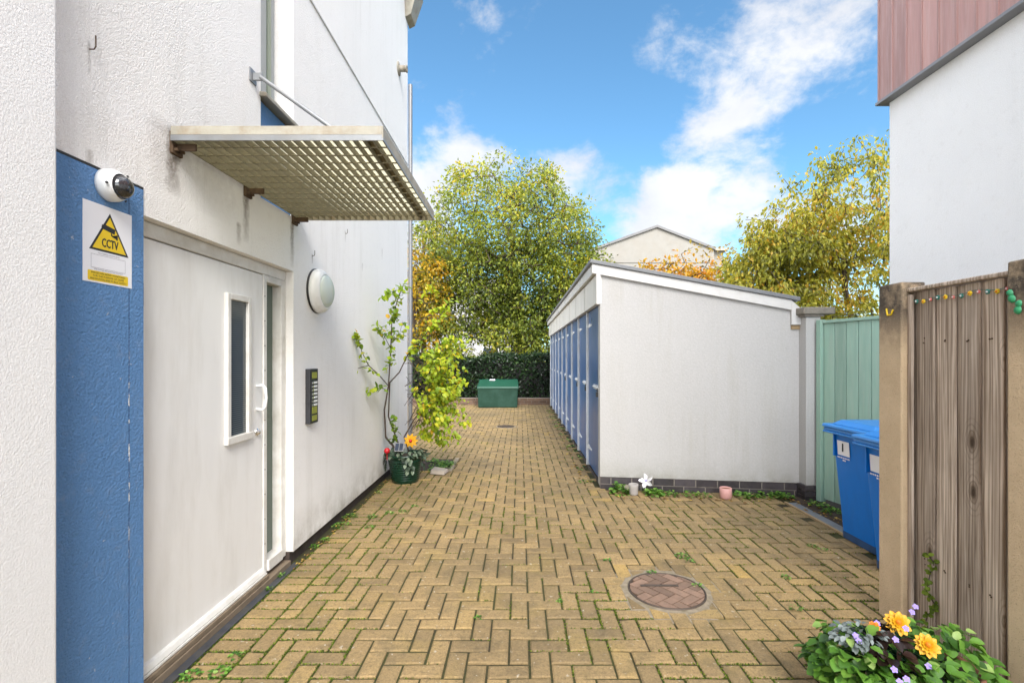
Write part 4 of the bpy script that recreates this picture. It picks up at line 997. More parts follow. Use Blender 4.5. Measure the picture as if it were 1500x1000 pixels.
# ------------------------------------------------------------------ right building
rbd = thing('neighbouring_house', 'white rendered house with red brown cladding on its upper floor', 'house', (5, 0, 0))
WR = 3.25; YR = 4.252; ZC = 3.70
MB().box(WR, 9, -5, YR, -.02, ZC).build('wall', 'render_clean', rbd)
for nm_, i in (('cladding', 0),):
    cl = MB(); y = -4.9
    yy = YR+.045
    while yy > -5:
        y0 = yy-.153; cl.box(WR-.062, WR+.06, y0+.005, yy-.004, ZC+.016, 8.2, random.random())
        cl.box(WR-.070, WR-.055, yy-.010, yy+.004, ZC+.016, 8.2, random.random()*.5)
        yy = y0
    x = WR+.062
    while x < 9: cl.box(x, x+.148, YR+.005, YR+.045, ZC+.016, 8.2, random.random()); x += .153
    clo = cl.build('cladding', 'clad', rbd)
MB().box(WR-.05, 9.0, -5, YR, ZC+.02, 8.25).build('upper_wall', 'dark_gap', rbd)
fl_ = MB(); fl_.box(WR-.085, WR+.05, -5, YR+.06, ZC-.012, ZC+.014); fl_.build('flashing', 'flash', rbd, .003)

# ------------------------------------------------------------------ timber fence and concrete posts
def post(x0, x1, y0, y1, z, label):
    m_ = MB(); m_.box(x0, x1, y0, y1, -.03, z)
    return tag(m_.build('concrete_post', 'post', None, .008, 2, org=((x0+x1)/2, (y0+y1)/2, 0)), label, 'fence post', 'concrete fence posts')
post(2.055, 2.185, 2.605, 2.772, 1.862, 'concrete fence post with a yellow V mark, beside the blue bins')
post(2.050, 2.185, 1.88, 2.036, 1.858, 'concrete fence post nearest the camera, with green ornaments hanging on it')
fn = thing('timber_fence', 'weathered brown timber fence panel between two concrete posts', 'fence', (2.13, 2.30, 0))
s = 2.62; k = 0; wds = [.135, .12, .125, .11, .12]
for wdt in wds:
    e = s-wdt; 
    if e < 2.0: e = 2.0
    m_ = MB(); m_.cur = (.25, .75, .35, .95, .6)[k]; dx = (.0, .014)[k % 2]
    zt_ = 1.803+random.uniform(-.002, .001); a0, a1 = e-.030, s-.002
    m_.hexa([(2.098, a0, .02), (2.112, a0, .02), (2.126, a1, .02), (2.119, a1, .02)], [(2.098, a0, zt_), (2.112, a0, zt_), (2.126, a1, zt_), (2.119, a1, zt_)]); m_.build('board', 'wood', fn, .003, 1); s = e; k += 1
m_ = MB(); m_.box(2.085, 2.101, 2.575, 2.604, .02, 1.79); m_.box(2.146, 2.18, 2.04, 2.6, 1.5, 1.57); m_.box(2.146, 2.18, 2.04, 2.6, .35, .42); m_.cur = .3; m_.build('batten', 'wood', fn, .003, 1)
m_ = MB(); m_.box(2.082, 2.155, 2.04, 2.603, 1.806, 1.826); m_.cur = .6; m_.build('coping_strip', 'wood', fn, .004, 1)
m_ = MB(); m_.box(2.190, 2.335, 2.70, 2.775, 1.826, 1.856); tag(m_.build('fence_capping', 'cap', None, .004, org=(2.26, 2.74, 1.83)), 'short dark slab resting behind the top of the concrete post', 'slab')

# bead garland, yellow mark and green hanging ornaments
nl = MB()
for yb_ in (2.515, 2.395, 2.27, 2.16, 2.06):
    for z in (.385, .40, 1.535, 1.545): nl.lathe((2.106, yb_+random.uniform(-.006, .006), z+random.uniform(-.01, .01)), [(.0035, 0), (.0035, .004), (0, .005)], 8, (-1, 0, 0))
nl.build('nail_heads', 'rust', fn)
gl = thing('bead_garland', 'string of green, yellow and red flower beads along the top of the fence', 'garland', (2.09, 2.3, 1.75))
ys = [2.715-.045*k*1.0 for k in range(12)]
cpts = []
for k in range(40):
    q = k/39; cpts.append((2.094, 2.60-q*.55, 1.762-.012*math.sin(q*9)**2+.004*q))
MB().tube(cpts, .0013, 5).build('cord', 'bead_green', gl)
kinds = ['bead_green', 'bead_yellow', 'bead_red']
for k in range(12):
    y = 2.545-k*.043; z = 1.755-.010*math.sin((2.6-y)/.55*9)**2
    m_ = MB(); r = .0105 if k % 3 < 2 else .0075
    for j in range(5):
        a = 6.283*j/5+k; m_.lathe((2.089, y+math.cos(a)*r*.62, z+math.sin(a)*r*.62), [(r*.55, 0), (r*.5, .004), (0, .006)], 8, (-1, 0, 0))
    bo = m_.build('bead', kinds[k % 3], gl)
    m_ = MB(); m_.lathe((2.084, y, z), [(r*.42, 0), (r*.38, .003), (0, .004)], 8, (-1, 0, 0)); m_.build('bead_centre', 'plastic_white' if k % 3 != 1 else 'petal_orange', bo)
def onx(px, py, X):
    Y = X*F/(px-VX); return Vector((X, Y, HC+(VY-py)/F*Y))
vm = MB(); q1 = onx(1300, 461, 2.052)
vm.tube([onx(1298.5, 452, 2.051), onx(1299, 457, 2.049), onx(1300, 461.5, 2.051)], .0045, 6); vm.tube([onx(1300, 461.5, 2.051), onx(1305.5, 460.5, 2.049), onx(1308, 453.5, 2.051)], .0045, 6)
tag(vm.build('yellow_hook', 'bead_yellow', org=tuple(q1)), 'small yellow V shaped hook near the top of the concrete post by the bins', 'hook')
def ornament(px, py, rot, label):
    Y = 2.048*F/(px-VX); c = Vector((2.0475, Y, HC+(VY-py)/F*Y)); m_ = MB()
    u = Vector((0, -math.cos(rot), math.sin(rot))); v = Vector((0, -math.sin(rot), -math.cos(rot)))
    def blob(cc, a, b_):
        m_.add([cc+u*(a*math.cos(t))+v*(b_*math.sin(t))-Vector((.004, 0, 0)) for t in [k*.3927 for k in range(16)]]+[cc+u*(a*.7*math.cos(t))+v*(b_*.7*math.sin(t))-Vector((.014, 0, 0)) for t in [k*.3927 for k in range(16)]], [(i, (i+1) % 16, 16+(i+1) % 16, 16+i) for i in range(16)]+[tuple(range(16, 32))], True)
    blob(c-v*.012, .012, .016); blob(c+v*.014, .014, .018)
    return tag(m_.build('clog_ornament', 'green_toy', org=tuple(c)), label, 'ornament', 'green ornaments on the near concrete post')
ornament(1483, 433, .3, 'small green shoe shaped ornament, upper one on the near concrete post')
ornament(1494, 449, -.15, 'small green shoe shaped ornament, lower one on the near concrete post')

# ------------------------------------------------------------------ manholes
def clip(poly, n=28, r=.2, c=MH):
    for k in range(n):
        a = 6.283185*k/n; nx, ny_ = math.cos(a), math.sin(a); lim = r*math.cos(math.pi/n); out = []
        for i in range(len(poly)):
            p, q = poly[i], poly[(i+1) % len(poly)]
            dp = (p[0]-c.x)*nx+(p[1]-c.y)*ny_-lim; dq = (q[0]-c.x)*nx+(q[1]-c.y)*ny_-lim
            if dp <= 0: out.append(p)
            if dp*dq < 0: t = dp/(dp-dq); out.append((p[0]+(q[0]-p[0])*t, p[1]+(q[1]-p[1])*t))
        poly = out
        if len(poly) < 3: return None
    return poly
def area(p): return abs(sum(p[i][0]*p[(i+1) % len(p)][1]-p[(i+1) % len(p)][0]*p[i][1] for i in range(len(p))))/2
def manhole(c, r, label, col):
    t = thing('manhole_cover', label, 'manhole cover', c)
    m_ = MB()
    n = 40; prof_r = [(r, .002), (r+.005, .006)]
    rr_ = [r+.12+.016*noise.noise(Vector((math.cos(6.283*j/n)*2, math.sin(6.283*j/n)*2, c.y))) for j in range(n)]
    vs = [c+Vector((math.cos(6.283*j/n)*r, math.sin(6.283*j/n)*r, -.001)) for j in range(n)]+[c+Vector((math.cos(6.283*j/n)*(rr_[j]), math.sin(6.283*j/n)*rr_[j], -.0055)) for j in range(n)]+[c+Vector((math.cos(6.283*j/n)*(rr_[j]+.012), math.sin(6.283*j/n)*(rr_[j]+.012), -.0085)) for j in range(n)]
    m_.add(vs, [(k*n+j, k*n+(j+1) % n, (k+1)*n+(j+1) % n, (k+1)*n+j) for k in range(2) for j in range(n)])
    m_.build('concrete_ring', 'concrete_ring', t)
    m_ = MB(); m_.lathe(c, [(r, -.02), (r, .007), (r-.008, .007), (r-.008, -.004), (0, -.004)], 40); m_.build('tray', 'iron', t)
    m_ = MB(); a = R(38); ca, sa = math.cos(a), math.sin(a)
    for i in range(-8, 9):
        for j in range(-8, 9):
            k = (i+j) % 4
            if k == 0: w_, h_ = .13, .0635
            elif k == 2: w_, h_ = .0635, .13
            else: continue
            x, y = i*.065, j*.065
            pl = [(x+.003, y+.003), (x+w_-.003, y+.003), (x+w_-.003, y+h_-.003), (x+.003, y+h_-.003)]
            pl = [(c.x+p*ca-q*sa, c.y+p*sa+q*ca) for p, q in pl]
            pl = clip(pl, 28, r-.012, c)
            if pl and area(pl) > .0004: m_.prism([(p, q, -.003) for p, q in pl], (0, 0, .009+random.uniform(-.001, .001)), random.random())
    m_.build('inset_blocks', col, t)
    m_ = MB(); m_.box(c.x-.15, c.x+.09, c.y-.012+.05, c.y+.012+.05, .0065, .0095); m_.build('lifting_bar', 'iron', t)
manhole(MH, .236, 'round manhole cover inset with reddish blocks in the near paving', 'cover_brick')
manhole(MH2, .18, 'small dark round manhole cover far down the paved lane', 'iron')

# ------------------------------------------------------------------ small pots by the shed
def sp(px, Y): return Vector(((px-VX)/F*Y, Y, 0))
c = sp(928, 5.12); pg = thing('plant_pot', 'small grey plant pot at the foot of the store shed', 'plant pot', c)
MB().lathe(c, [(0, .002), (.042, .0), (.046, .01), (.05, .085), (.052, .11), (.048, .113), (.045, .105), (.044, .09)], 24).build('pot', 'grey_pot', pg); MB().lathe(c, [(0, .092), (.0445, .09)], 20).build('soil', 'soil', pg)
c = sp(1063, 4.98); pg = thing('plant_pot', 'small pink plant pot against the dark brick base', 'plant pot', c)
MB().lathe(c, [(0, .002), (.048, 0), (.056, .012), (.060, .05), (.060, .108), (.055, .112), (.052, .10)], 24).build('pot', 'pink', pg); MB().lathe(c, [(0, .102), (.0525, .10)], 20).build('soil', 'terracotta', pg)
c = sp(945, 5.16); pw = thing('pinwheel', 'white pinwheel standing beside the grey plant pot', 'pinwheel', c)
hc = c+Vector((0, -.03, .145)); m_ = MB()
for k in range(5):
    a = 6.283*k/5+.5; d = Vector((math.cos(a), -.25, math.sin(a))); m_.leaf(hc, d, Vector((.5*math.sin(a), -1, -.5*math.cos(a))), .082, .05, .5, True)
m_.build('blades', 'petal_white', pw); MB().tube([hc+Vector((0, .006, 0)), c], .003, 6).build('stick', 'plastic_white', pw)
MB().lathe(hc+Vector((0, -.006, 0)), [(.009, 0), (.007, .005), (0, .007)], 10, (0, -1, 0)).build('hub', 'petal_lilac', pw)
for (px, Y, r, n, lab) in ((908, 5.18, .09, 110, 'leafy green weed clump left of the grey plant pot'), (958, 5.10, .07, 80, 'low green weed clump right of the white pinwheel')):
    c = sp(px, Y); m_ = MB(); weed(m_, c, r, .12 if px < 920 else .07, n, .05, .042); tag(m_.build('weed_clump', 'leaf_fresh', org=c), lab, 'weed', 'weed clumps by the store shed')
m_ = MB(); c = sp(918, 5.13)+Vector((0, 0, .075))
for k in range(12):
    a = 6.283*k/12; m_.leaf(c, Vector((math.cos(a), -.6+.2*(k % 2), math.sin(a))), Vector((0, -1, 0)), .032, .02, .5, True)
m_.tube([c, (c.x, c.y+.02, 0)], .003, 5); tag(m_.build('cream_flower', 'stone', org=(c.x, c.y, 0)), 'faded cream flower head leaning on the grey plant pot', 'flower')

# ------------------------------------------------------------------ grit bin, low wall, hedge
gb = thing('grit_bin', 'dark green plastic grit bin with sloping lid at the end of the lane', 'grit bin', (-.63, 14.1, 0))
x0, x1, y0, y1 = -1.23, -.05, 13.78, 14.42
m_ = MB(); m_.hexa([(x0+.03, y0+.02, .0), (x1-.03, y0+.02, 0), (x1-.03, y1-.02, 0), (x0+.03, y1-.02, 0)], [(x0+.012, y0, .56), (x1-.012, y0, .56), (x1-.012, y1, .68), (x0+.012, y1, .68)]); m_.build('body', 'grit_green', gb, .025, 3)
m_ = MB(); m_.hexa([(x0-.01, y0-.02, .53), (x1+.01, y0-.02, .53), (x1+.01, y1+.02, .66), (x0-.01, y1+.02, .66)], [(x0+.0, y0-.01, .60), (x1-.0, y0-.01, .60), (x1-.03, y1-.06, .79), (x0+.03, y1-.06, .79)]); lid_ = m_.build('lid', 'grit_lid', gb, .02, 3)
m_ = MB(); m_.hexa([(-.90, 14.20, .752), (-.74, 14.20, .752), (-.74, 14.30, .784), (-.90, 14.30, .784)], [(-.90, 14.195, .757), (-.74, 14.195, .757), (-.74, 14.295, .789), (-.90, 14.295, .789)]); m_.build('label', 'sticker', lid_)
lw = MB(); lm = MB()
lm.box(-4.95, .93, 14.655, 14.83, -.03, .20)
for kk in range(3):
    s = -4.95-.1*(kk % 2)
    while s < .92:
        lw.box(max(-4.95, s), min(.935, s+.215), 14.645, 14.84, .0+kk*.075-.02, .065+kk*.075-.02, random.random()); s += .225
lo = lw.build('brick_wall', 'low_brick', org=(-2, 14.74, 0)); tag(lo, 'low brown brick wall in front of the dark hedge', 'wall'); lm2 = lm.build('mortar', 'mortar', lo)
hg = thing('laurel_hedge', 'dense dark green laurel hedge behind the grit bin', 'hedge', (-1.5, 15.6, 0))
m_ = MB(); sm_ = MB()
for _ in range(11500):
    x = random.uniform(-6.0, 1.6); z = random.random(); top = 1.50+.22*noise.noise(Vector((x*.9, 0, 5)))+.10*noise.noise(Vector((x*3, 1, 5)))
    fy = 14.92+.10*noise.noise(Vector((x*2, z*3, 2)))
    if random.random() < .6: p = Vector((x, fy+abs(random.gauss(0, .13)), .12+z*(top-.12)))
    else: p = Vector((x, random.uniform(14.95, 16.1), top-abs(random.gauss(0, .12))))
    d = rv(); d.y -= .5; tn = .42+.35*noise.noise(p*2.2)+random.gauss(0, .2)
    m_.leaf(p, d, Vector((0, -.7, .8))+rv()*.6, random.uniform(.08, .14), random.uniform(.045, .07), min(1, max(0, tn)))
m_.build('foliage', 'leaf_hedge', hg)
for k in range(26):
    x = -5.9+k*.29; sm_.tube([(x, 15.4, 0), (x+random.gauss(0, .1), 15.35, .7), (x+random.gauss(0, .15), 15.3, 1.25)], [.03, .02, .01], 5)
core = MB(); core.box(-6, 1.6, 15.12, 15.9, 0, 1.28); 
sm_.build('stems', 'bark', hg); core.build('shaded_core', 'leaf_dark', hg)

# ------------------------------------------------------------------ trees
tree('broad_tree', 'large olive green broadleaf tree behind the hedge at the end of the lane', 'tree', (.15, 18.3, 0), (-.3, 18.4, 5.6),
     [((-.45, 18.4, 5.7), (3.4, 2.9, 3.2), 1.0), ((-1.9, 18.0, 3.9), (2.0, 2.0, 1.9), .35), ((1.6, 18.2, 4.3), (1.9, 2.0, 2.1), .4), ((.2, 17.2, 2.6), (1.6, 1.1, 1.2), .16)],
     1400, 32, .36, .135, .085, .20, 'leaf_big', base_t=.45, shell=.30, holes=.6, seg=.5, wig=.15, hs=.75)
iv = MB()
for _ in range(2600):
    z = random.uniform(.3, 3.1); a = random.uniform(0, 6.283); r = .25+abs(random.gauss(0, .33))*(1.2-.15*z)
    p = Vector((.2+math.cos(a)*r, 18.2+math.sin(a)*r, z)); iv.leaf(p, rv()+Vector((0, -.3, -.4)), Vector((0, -1, .5))+rv()*.6, random.uniform(.10, .15), .09, min(1, max(0, random.gauss(.38, .2))))
tag(iv.build('ivy', 'leaf_hedge', org=(.2, 18.2, 0)), 'dark ivy wrapped around the trunk of the big olive green tree', 'ivy')
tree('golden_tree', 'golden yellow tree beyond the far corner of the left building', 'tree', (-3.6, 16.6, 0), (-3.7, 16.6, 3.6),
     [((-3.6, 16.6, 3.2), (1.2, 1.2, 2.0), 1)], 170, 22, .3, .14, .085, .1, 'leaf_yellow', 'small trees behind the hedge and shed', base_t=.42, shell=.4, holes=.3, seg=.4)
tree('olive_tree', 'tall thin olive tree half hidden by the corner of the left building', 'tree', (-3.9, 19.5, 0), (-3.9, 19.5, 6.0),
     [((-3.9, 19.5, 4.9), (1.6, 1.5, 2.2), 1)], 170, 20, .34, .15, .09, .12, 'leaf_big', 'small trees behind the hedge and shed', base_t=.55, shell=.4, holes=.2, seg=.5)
tree('yellow_green_tree', 'yellow green tree with loose upright twigs beside the right house', 'tree', (7.6, 11.0, 0), (7.4, 11.0, 3.6),
     [((7.2, 11.0, 3.3), (2.3, 1.7, 1.7), 1), ((7.6, 10.8, 4.9), (1.6, 1.2, 1.4), .28), ((5.5, 10.6, 2.7), (1.25, 1.2, 1.1), .5), ((5.65, 10.6, 3.4), (1.1, 1.0, .9), .45), ((6.35, 10.6, 4.1), (1.2, 1.0, 1.0), .4), ((6.6, 10.4, 1.8), (1.6, 1.0, 1.1), .35)],
     1050, 24, .22, .115, .062, .08, 'leaf_right', base_t=.55, shell=.3, holes=.32, seg=.35, hs=1.1, droop=.9, mn=.006,
     extra=[at(px, py, 10.6+random.uniform(-.5, .5)) for px, py in [(1148, 262), (1160, 278), (1172, 300), (1128, 303), (1145, 308), (1092, 322), (1105, 335), (1120, 350), (1212, 240), (1210, 262), (1228, 255), (1270, 222), (1275, 245), (1252, 240), (1298, 205), (1295, 225), (1190, 275), (1140, 330), (1180, 320), (1245, 280), (1098, 350), (1108, 365)]])
tree('amber_shrub', 'amber leaved shrub rising behind the shed roof before the gabled house', 'shrub', (4.7, 14.9, 0), (4.7, 14.9, 3.0),
     [((4.4, 14.9, 3.5), (1.2, 1.0, .95), 1), ((5.9, 14.9, 3.3), (1.1, 1.0, 1.0), 1)], 190, 17, .24, .15, .08, .09, 'leaf_orange', 'small trees behind the hedge and shed', base_t=.55, shell=.45, holes=.16, seg=.4, trunk_name='stems',
     extra=[at(px, py, 14.9) for px, py in [(972, 392), (998, 372), (1003, 385), (1015, 362), (1030, 366), (1040, 378), (1060, 368), (1025, 390), (985, 398), (1070, 380), (1050, 392)]])
tree('green_shrub', 'small green shrub peeping over the high corner of the shed roof', 'shrub', (3.1, 18.0, 0), (3.2, 18.0, 3.4),
     [((3.2, 18.0, 4.2), (1.15, .9, .95), 1)], 100, 16, .27, .15, .085, .08, 'leaf_right', 'small trees behind the hedge and shed', base_t=.42, shell=.4, holes=.25, seg=.4, trunk_name='stems')
tree('understory_bush', 'loose olive green bush between the dark hedge and the big tree', 'shrub', (-2.2, 16.9, 0), (-2.2, 16.9, 1.4),
     [((-2.4, 16.9, 1.9), (2.0, .7, .9), 1), ((.9, 17.0, 1.9), (1.1, .6, .9), .5)], 260, 22, .25, .12, .075, .05, 'leaf_big', 'small trees behind the hedge and shed', base_t=.36, shell=.2, holes=.25, seg=.4, trunk_name='stems')
tree('low_bush', 'low bushy growth behind the green gate under the yellow green tree', 'shrub', (5.4, 8.2, 0), (5.4, 8.2, 1.2),
     [((5.2, 8.2, 1.3), (1.5, 1.2, .95), 1)], 150, 18, .22, .12, .07, .06, 'leaf_right', 'small trees behind the hedge and shed', base_t=.35, shell=.4, holes=.3, seg=.35, trunk_name='stems')

# ------------------------------------------------------------------ houses beyond
hs = thing('gabled_house', 'distant cream painted brick house with a low pitched gable above the shed', 'house', (9, 34, 0))
Y = 34.0
def hx(px): return (px-VX)/F*Y
def hz(py): return HC+(VY-py)/F*Y
gx0, gx1, ga = hx(872), hx(1046), hx(962); ez, az = hz(366), hz(334)
m_ = MB(); m_.prism([(gx0, Y, 0), (gx1, Y, 0), (gx1, Y, ez), (ga, Y, az), (gx0, Y, ez)], (0, 8, 0)); m_.build('wall', 'cream_brick', hs)
m_ = MB(); o_ = .25
for a_, b_ in (((gx0-.3, ez-.1), (ga, az+.02)), ((ga, az+.02), (gx1+.05, ez-.02))):
    m_.prism([(a_[0], Y-.15, a_[1]), (b_[0], Y-.15, b_[1]), (b_[0], Y-.15, b_[1]+.17), (a_[0], Y-.15, a_[1]+.17)], (0, 8.3, 0))
m_.build('roof', 'slate', hs)
m_ = MB(); m_.box(gx1+.06, hx(1066), Y-.1, Y+8, ez-.05, ez+.10); m_.build('eaves', 'cream_frame', hs); MB().box(gx1, hx(1062), Y+.3, Y+7.9, 0, ez-.06).build('side_wing', 'cream_brick', hs)
m_ = MB(); m_.box(gx0, gx1, Y-.05, Y-.002, hz(384)-.04, hz(384)+.04); m_.build('string_course', 'cream_brick', hs)
h2 = thing('white_house', 'white house glimpsed through the big tree at the end of the lane', 'house', (-6, 31, 0))
MB().box(-13, -.2, 31, 38, 0, 5.3).build('wall', 'house_white', h2)
m_ = MB(); m_.prism([(-13.3, 30.7, 5.3), (-13.3, 38.3, 5.3), (-13.3, 34.5, 7.0)], (13.4, 0, 0)); m_.build('roof', 'slate', h2)
for x in (-10.5, -7.6, -4.7, -1.9):
    for z in (.9, 3.3):
        wn = MB().box(x-.55, x+.55, 30.95, 31.02, z, z+1.2).build('window', 'white_frame', h2, .01)
        MB().box(x-.47, x+.47, 30.94, 30.949, z+.08, z+1.12).build('pane', 'glass_dark', wn)

# ------------------------------------------------------------------ foreground flower tub
FT = Vector((1.66, 1.97, 0))
ft = thing('flower_tub', 'low terracotta flower tub overflowing with leaves in front of the fence', 'planter', FT)
MB().lathe(FT, [(0, .001), (.13, 0), (.165, .19), (.175, .19), (.175, .215), (.16, .215), (.155, .18)], 32).build('pot', 'terracotta', ft)
MB().lathe(FT, [(0, .195), (.157, .185)], 24).build('soil', 'soil', ft)
def bushy(name, mat, label, cat, n, spots, L, W, rnd=True, tn=(.5, .25)):
    t = thing(name, label, cat, FT+Vector((0, 0, .19))); m_ = MB(); s_ = MB()
    for _ in range(n):
        c, r = random.choice(spots); c = Vector(c); v = rv(); v = v.normalized()*random.uniform(.62, 1.0)
        p = c+Vector((v.x*r[0], v.y*r[1], v.z*r[2]))
        if p.z < .03: continue
        if p.x > 2.07: continue
        d = Vector((v.x, v.y, random.uniform(-.5, .25)))+rv()*.35
        m_.leaf(p, d, Vector((v.x*.5, v.y*.5-.15, 1))+rv()*.45, L*random.uniform(.65, 1.2), W*random.uniform(.65, 1.2), min(1, max(0, random.gauss(*tn))), rnd)
    for _ in range(40):
        c, r = random.choice(spots); v = rv(); s_.tube([FT+Vector((random.uniform(-.1, .1), random.uniform(-.1, .1), .19)), Vector(c)*.5+FT*.5+Vector((0, 0, .1)), Vector(c)+Vector((v.x*r[0], v.y*r[1], abs(v.z)*r[2]))*.85], .002, 4)
    s_.build('stems', 'pot_green', t); m_.build('foliage', mat, t); return t
bushy('bellflower_plant', 'leaf_fresh', 'mass of rounded bright green leaves with lilac flowers spilling from the foreground tub', 'plant', 1150,
      [((1.60, 1.98, .16), (.33, .28, .15)), ((1.38, 2.02, .20), (.15, .16, .14)), ((1.50, 1.93, .14), (.24, .2, .16)), ((1.78, 2.03, .17), (.17, .17, .17))], .050, .044, tn=(.46, .30))
bp_ = [o for o in bpy.data.objects if o.name == 'bellflower_plant'][0]
def fpos(px, py, Y): return at(px, py, Y)
def flower(mb, c, n, L, W, facing, rings=1, shrink=.75):
    f = Vector(facing).normalized(); u = f.orthogonal().normalized(); v = f.cross(u)
    for r in range(rings):
        for k in range(n):
            a = 6.283*k/n+r*.35+random.gauss(0, .08); d = u*math.cos(a)+v*math.sin(a)+f*(.15+.45*r)
            mb.leaf(c+f*.003*r, d, f, L*shrink**r, W*shrink**r, .5, True)
m_ = MB()
for px, py, Y in ((1258, 938, 1.93), (1253, 930, 1.95), (1327, 920, 1.9), (1312, 936, 1.88), (1328, 994, 1.76), (1318, 998, 1.76), (1341, 888, 2.06), (1336, 896, 2.05), (1310, 980, 1.78), (1285, 912, 2.0), (1360, 975, 1.85)):
    m_ = MB(); flower(m_, fpos(px, py, Y), 5, .0125, .011, (-.2, -.7, .6), 1); m_.build('lilac_flower', 'petal_lilac', bp_)
def marigold(px, py, Y, r, label, mat='petal_yellow'):
    c = fpos(px, py, Y); t = thing('yellow_flower', label, 'flower', (c.x, c.y, .19), 'yellow flowers in the foreground tub'); m_ = MB()
    flower(m_, c, 11, r, r*.6, (-.35, -.75, .6), 4, .74); m_.build('petals', mat, t)
    MB().tube([c, Vector((c.x*.7+FT.x*.3, c.y*.7+FT.y*.3, .19))], .003, 6).build('stem', 'pot_green', t)
    MB().lathe(c+Vector((-.35, -.75, .6)).normalized()*.018, [(r*.22, 0), (r*.18, .008), (0, .011)], 12, (-.35, -.75, .6)).build('flower_centre', 'petal_orange', t)
marigold(1315, 912, 1.98, .048, 'large yellow flower at the top of the foreground tub, nearest the concrete post')
marigold(1358, 945, 1.90, .045, 'large yellow flower lower right in the foreground tub, in front of the fence')
marigold(1281, 917, 1.98, .022, 'small orange yellow flower beside the dark leaves of the foreground tub', 'petal_orange')
bushy('dark_leaved_plant', 'leaf_dark', 'nearly black bronze leaved plant in the middle of the foreground tub', 'plant', 60, [((1.475, 1.93, .26), (.055, .06, .07)), ((1.50, 1.97, .33), (.05, .05, .04))], .06, .045)
bushy('silver_leaved_plant', 'leaf_silver', 'silver grey leaved plant at the back left of the foreground tub', 'plant', 150, [((1.395, 1.99, .315), (.10, .07, .045))], .032, .018)
cv = thing('climbing_stem', 'thin leafy climbing stem rising against the wooden fence', 'climber', (2.08, 2.42, 0))
m_ = MB(); s_ = MB(); pts = []
for k in range(14):
    q = k/13; pts.append(Vector((2.085-.02*math.sin(k), 2.46-.01*math.sin(k*1.7), .05+q*.40)))
s_.tube(pts, .003, 5); s_.build('stem', 'twig', cv)
for p in pts:
    for _ in range(5): m_.leaf(p, rv()+Vector((-.5, -.2, 0)), Vector((-.5, -.5, .6))+rv()*.5, .026, .02, random.gauss(.6, .15), True)
m_.build('foliage', 'leaf_moss', cv)

# ------------------------------------------------------------------ sky, sun, camera
scn = bpy.context.scene
wd_ = bpy.data.worlds.new('World'); scn.world = wd_; wd_.use_nodes = True
t = NT(wd_.node_tree); bg = t.N['Background']
SUN = Vector((.16, -.74, .66)).normalized()
sky = t.n('ShaderNodeTexSky', sky_type='NISHITA', sun_disc=False, sun_elevation=math.asin(SUN.z), sun_rotation=math.atan2(SUN.x, SUN.y), altitude=50, air_density=1.0, dust_density=.7, ozone_density=.9)
dirv = t.n('ShaderNodeNewGeometry').outputs['Incoming'] if False else t.n('ShaderNodeTexCoord').outputs['Generated']
dv = t.n('ShaderNodeVectorMath', {0: dirv}, operation='NORMALIZE').outputs[0]
sp_ = t.n('ShaderNodeSeparateXYZ', {0: dv})
warp = t.n('ShaderNodeTexNoise', {'Vector': dv, 'Scale': 3.0, 'Detail': 3}).outputs['Color']
wv = t.n('ShaderNodeVectorMath', {0: dv, 1: t.n('ShaderNodeVectorMath', {0: warp, 'Scale': .10}, operation='SCALE').outputs[0]}, operation='ADD').outputs[0]
n1 = t.noise(t.map(wv, (1, 1, 1.5)), 5.5, 10, .62)
dens = t.math('MULTIPLY', t.math('SUBTRACT', n1, .555), 1.5)
low = t.ramp(sp_.outputs[2], .06, .34, .16, -.03)
dens = t.math('ADD', dens, low)
back = t.math('MAXIMUM', t.ramp(sp_.outputs[1], .15, -.5, 0, 1), t.math('MAXIMUM', t.ramp(sp_.outputs[2], .64, .86, 0, 1), t.ramp(sp_.outputs[0], -.42, -.75, 0, 1)))                       # added out-of-view bright cloud behind, overhead and left, to light the walls
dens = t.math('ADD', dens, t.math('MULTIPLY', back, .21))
def blob(px, py, r, s):
    global dens
    d = Vector(((px-VX)/F, 1, (VY-py)/F)).normalized()
    dt = t.n('ShaderNodeVectorMath', {0: wv, 1: tuple(d*1.0)}, operation='DOT_PRODUCT').outputs['Value']
    ln = t.n('ShaderNodeVectorMath', {0: t.n('ShaderNodeVectorMath', {0: dv, 1: tuple(d)}, operation='SUBTRACT').outputs[0]}, operation='LENGTH').outputs['Value']
    k = t.n('ShaderNodeMapRange', {0: ln, 1: 0.0, 2: r/F, 3: s, 4: 0.0}, interpolation_type='SMOOTHSTEP').outputs[0]
    dens = t.math('ADD', dens, k)
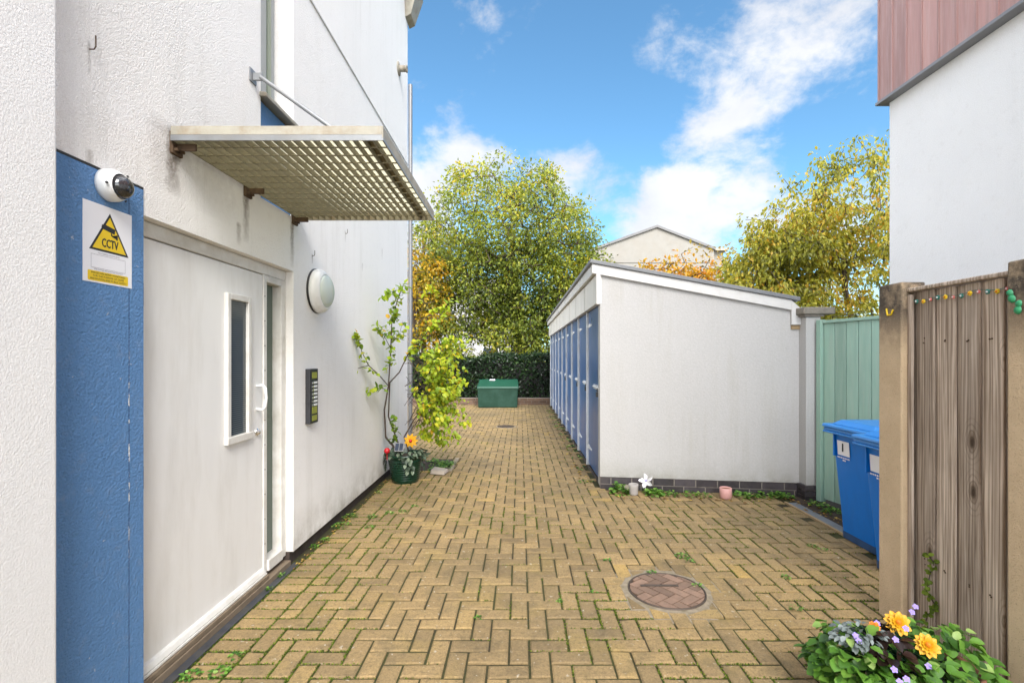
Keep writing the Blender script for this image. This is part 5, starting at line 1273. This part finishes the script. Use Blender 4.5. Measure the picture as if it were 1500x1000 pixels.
for a_ in ((640, 250, 140, .32), (730, 240, 90, .24), (840, 265, 70, .22), (1000, 320, 130, .28), (1080, 270, 110, .30), (960, 300, 90, .22), (1180, 300, 120, .16), (1030, 180, 75, .15), (1090, 125, 120, .19), (1180, 75, 120, .18), (1260, 30, 120, .18), (950, 60, 60, .16), (985, 25, 60, .14), (1060, 170, 60, .1), (720, 75, 60, -.03),
           (680, 0, 60, .02), (1150, 160, 50, .1), (770, 160, 90, -.16), (850, 110, 110, -.2), (930, 200, 60, -.14), (1200, 190, 80, -.14), (640, 120, 60, -.16), (870, 30, 70, -.12)): blob(*a_)
fac = t.n('ShaderNodeMapRange', {0: dens, 1: -.05, 2: .30, 3: 0.0, 4: .93}, interpolation_type='SMOOTHSTEP').outputs[0]
shade = t.noise(t.map(wv, (1, 1, 1.5), loc=(.3, .1, .06)), 5.0, 6, .55)
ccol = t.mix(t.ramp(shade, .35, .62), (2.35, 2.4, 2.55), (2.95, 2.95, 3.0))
ccol = t.mix(1.0, ccol, t.mix(back, (1, 1, 1), (6.4, 6.25, 6.1)), 'MULTIPLY')  # added unseen cloud boosted well above the visible one, as fill light
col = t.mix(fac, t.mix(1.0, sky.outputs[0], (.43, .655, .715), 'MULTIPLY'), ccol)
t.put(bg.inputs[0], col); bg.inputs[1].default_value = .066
sl_ = bpy.data.lights.new('sun', 'SUN'); sl_.energy = 1.1; sl_.angle = R(30); sl_.color = (1, .96, .91)
so2 = bpy.data.objects.new('sun', sl_); C.objects.link(so2); so2.rotation_euler = (-SUN).to_track_quat('-Z', 'Y').to_euler()
cam = bpy.data.cameras.new('camera'); co = bpy.data.objects.new('camera', cam); C.objects.link(co)
co.location = (0, 0, HC); co.rotation_euler = (R(90), 0, 0)
cam.sensor_width = 36; cam.lens = 36*F/1500; cam.shift_x = -(VX-750)/1500; cam.shift_y = (VY-500)/1500; cam.clip_end = 600; cam.clip_start = .05
scn.camera = co
vs_ = scn.view_settings; vs_.view_transform = 'Standard'; vs_.look = 'None'; vs_.gamma = 1; vs_.exposure = 2.47
scn.cycles.max_bounces = 8
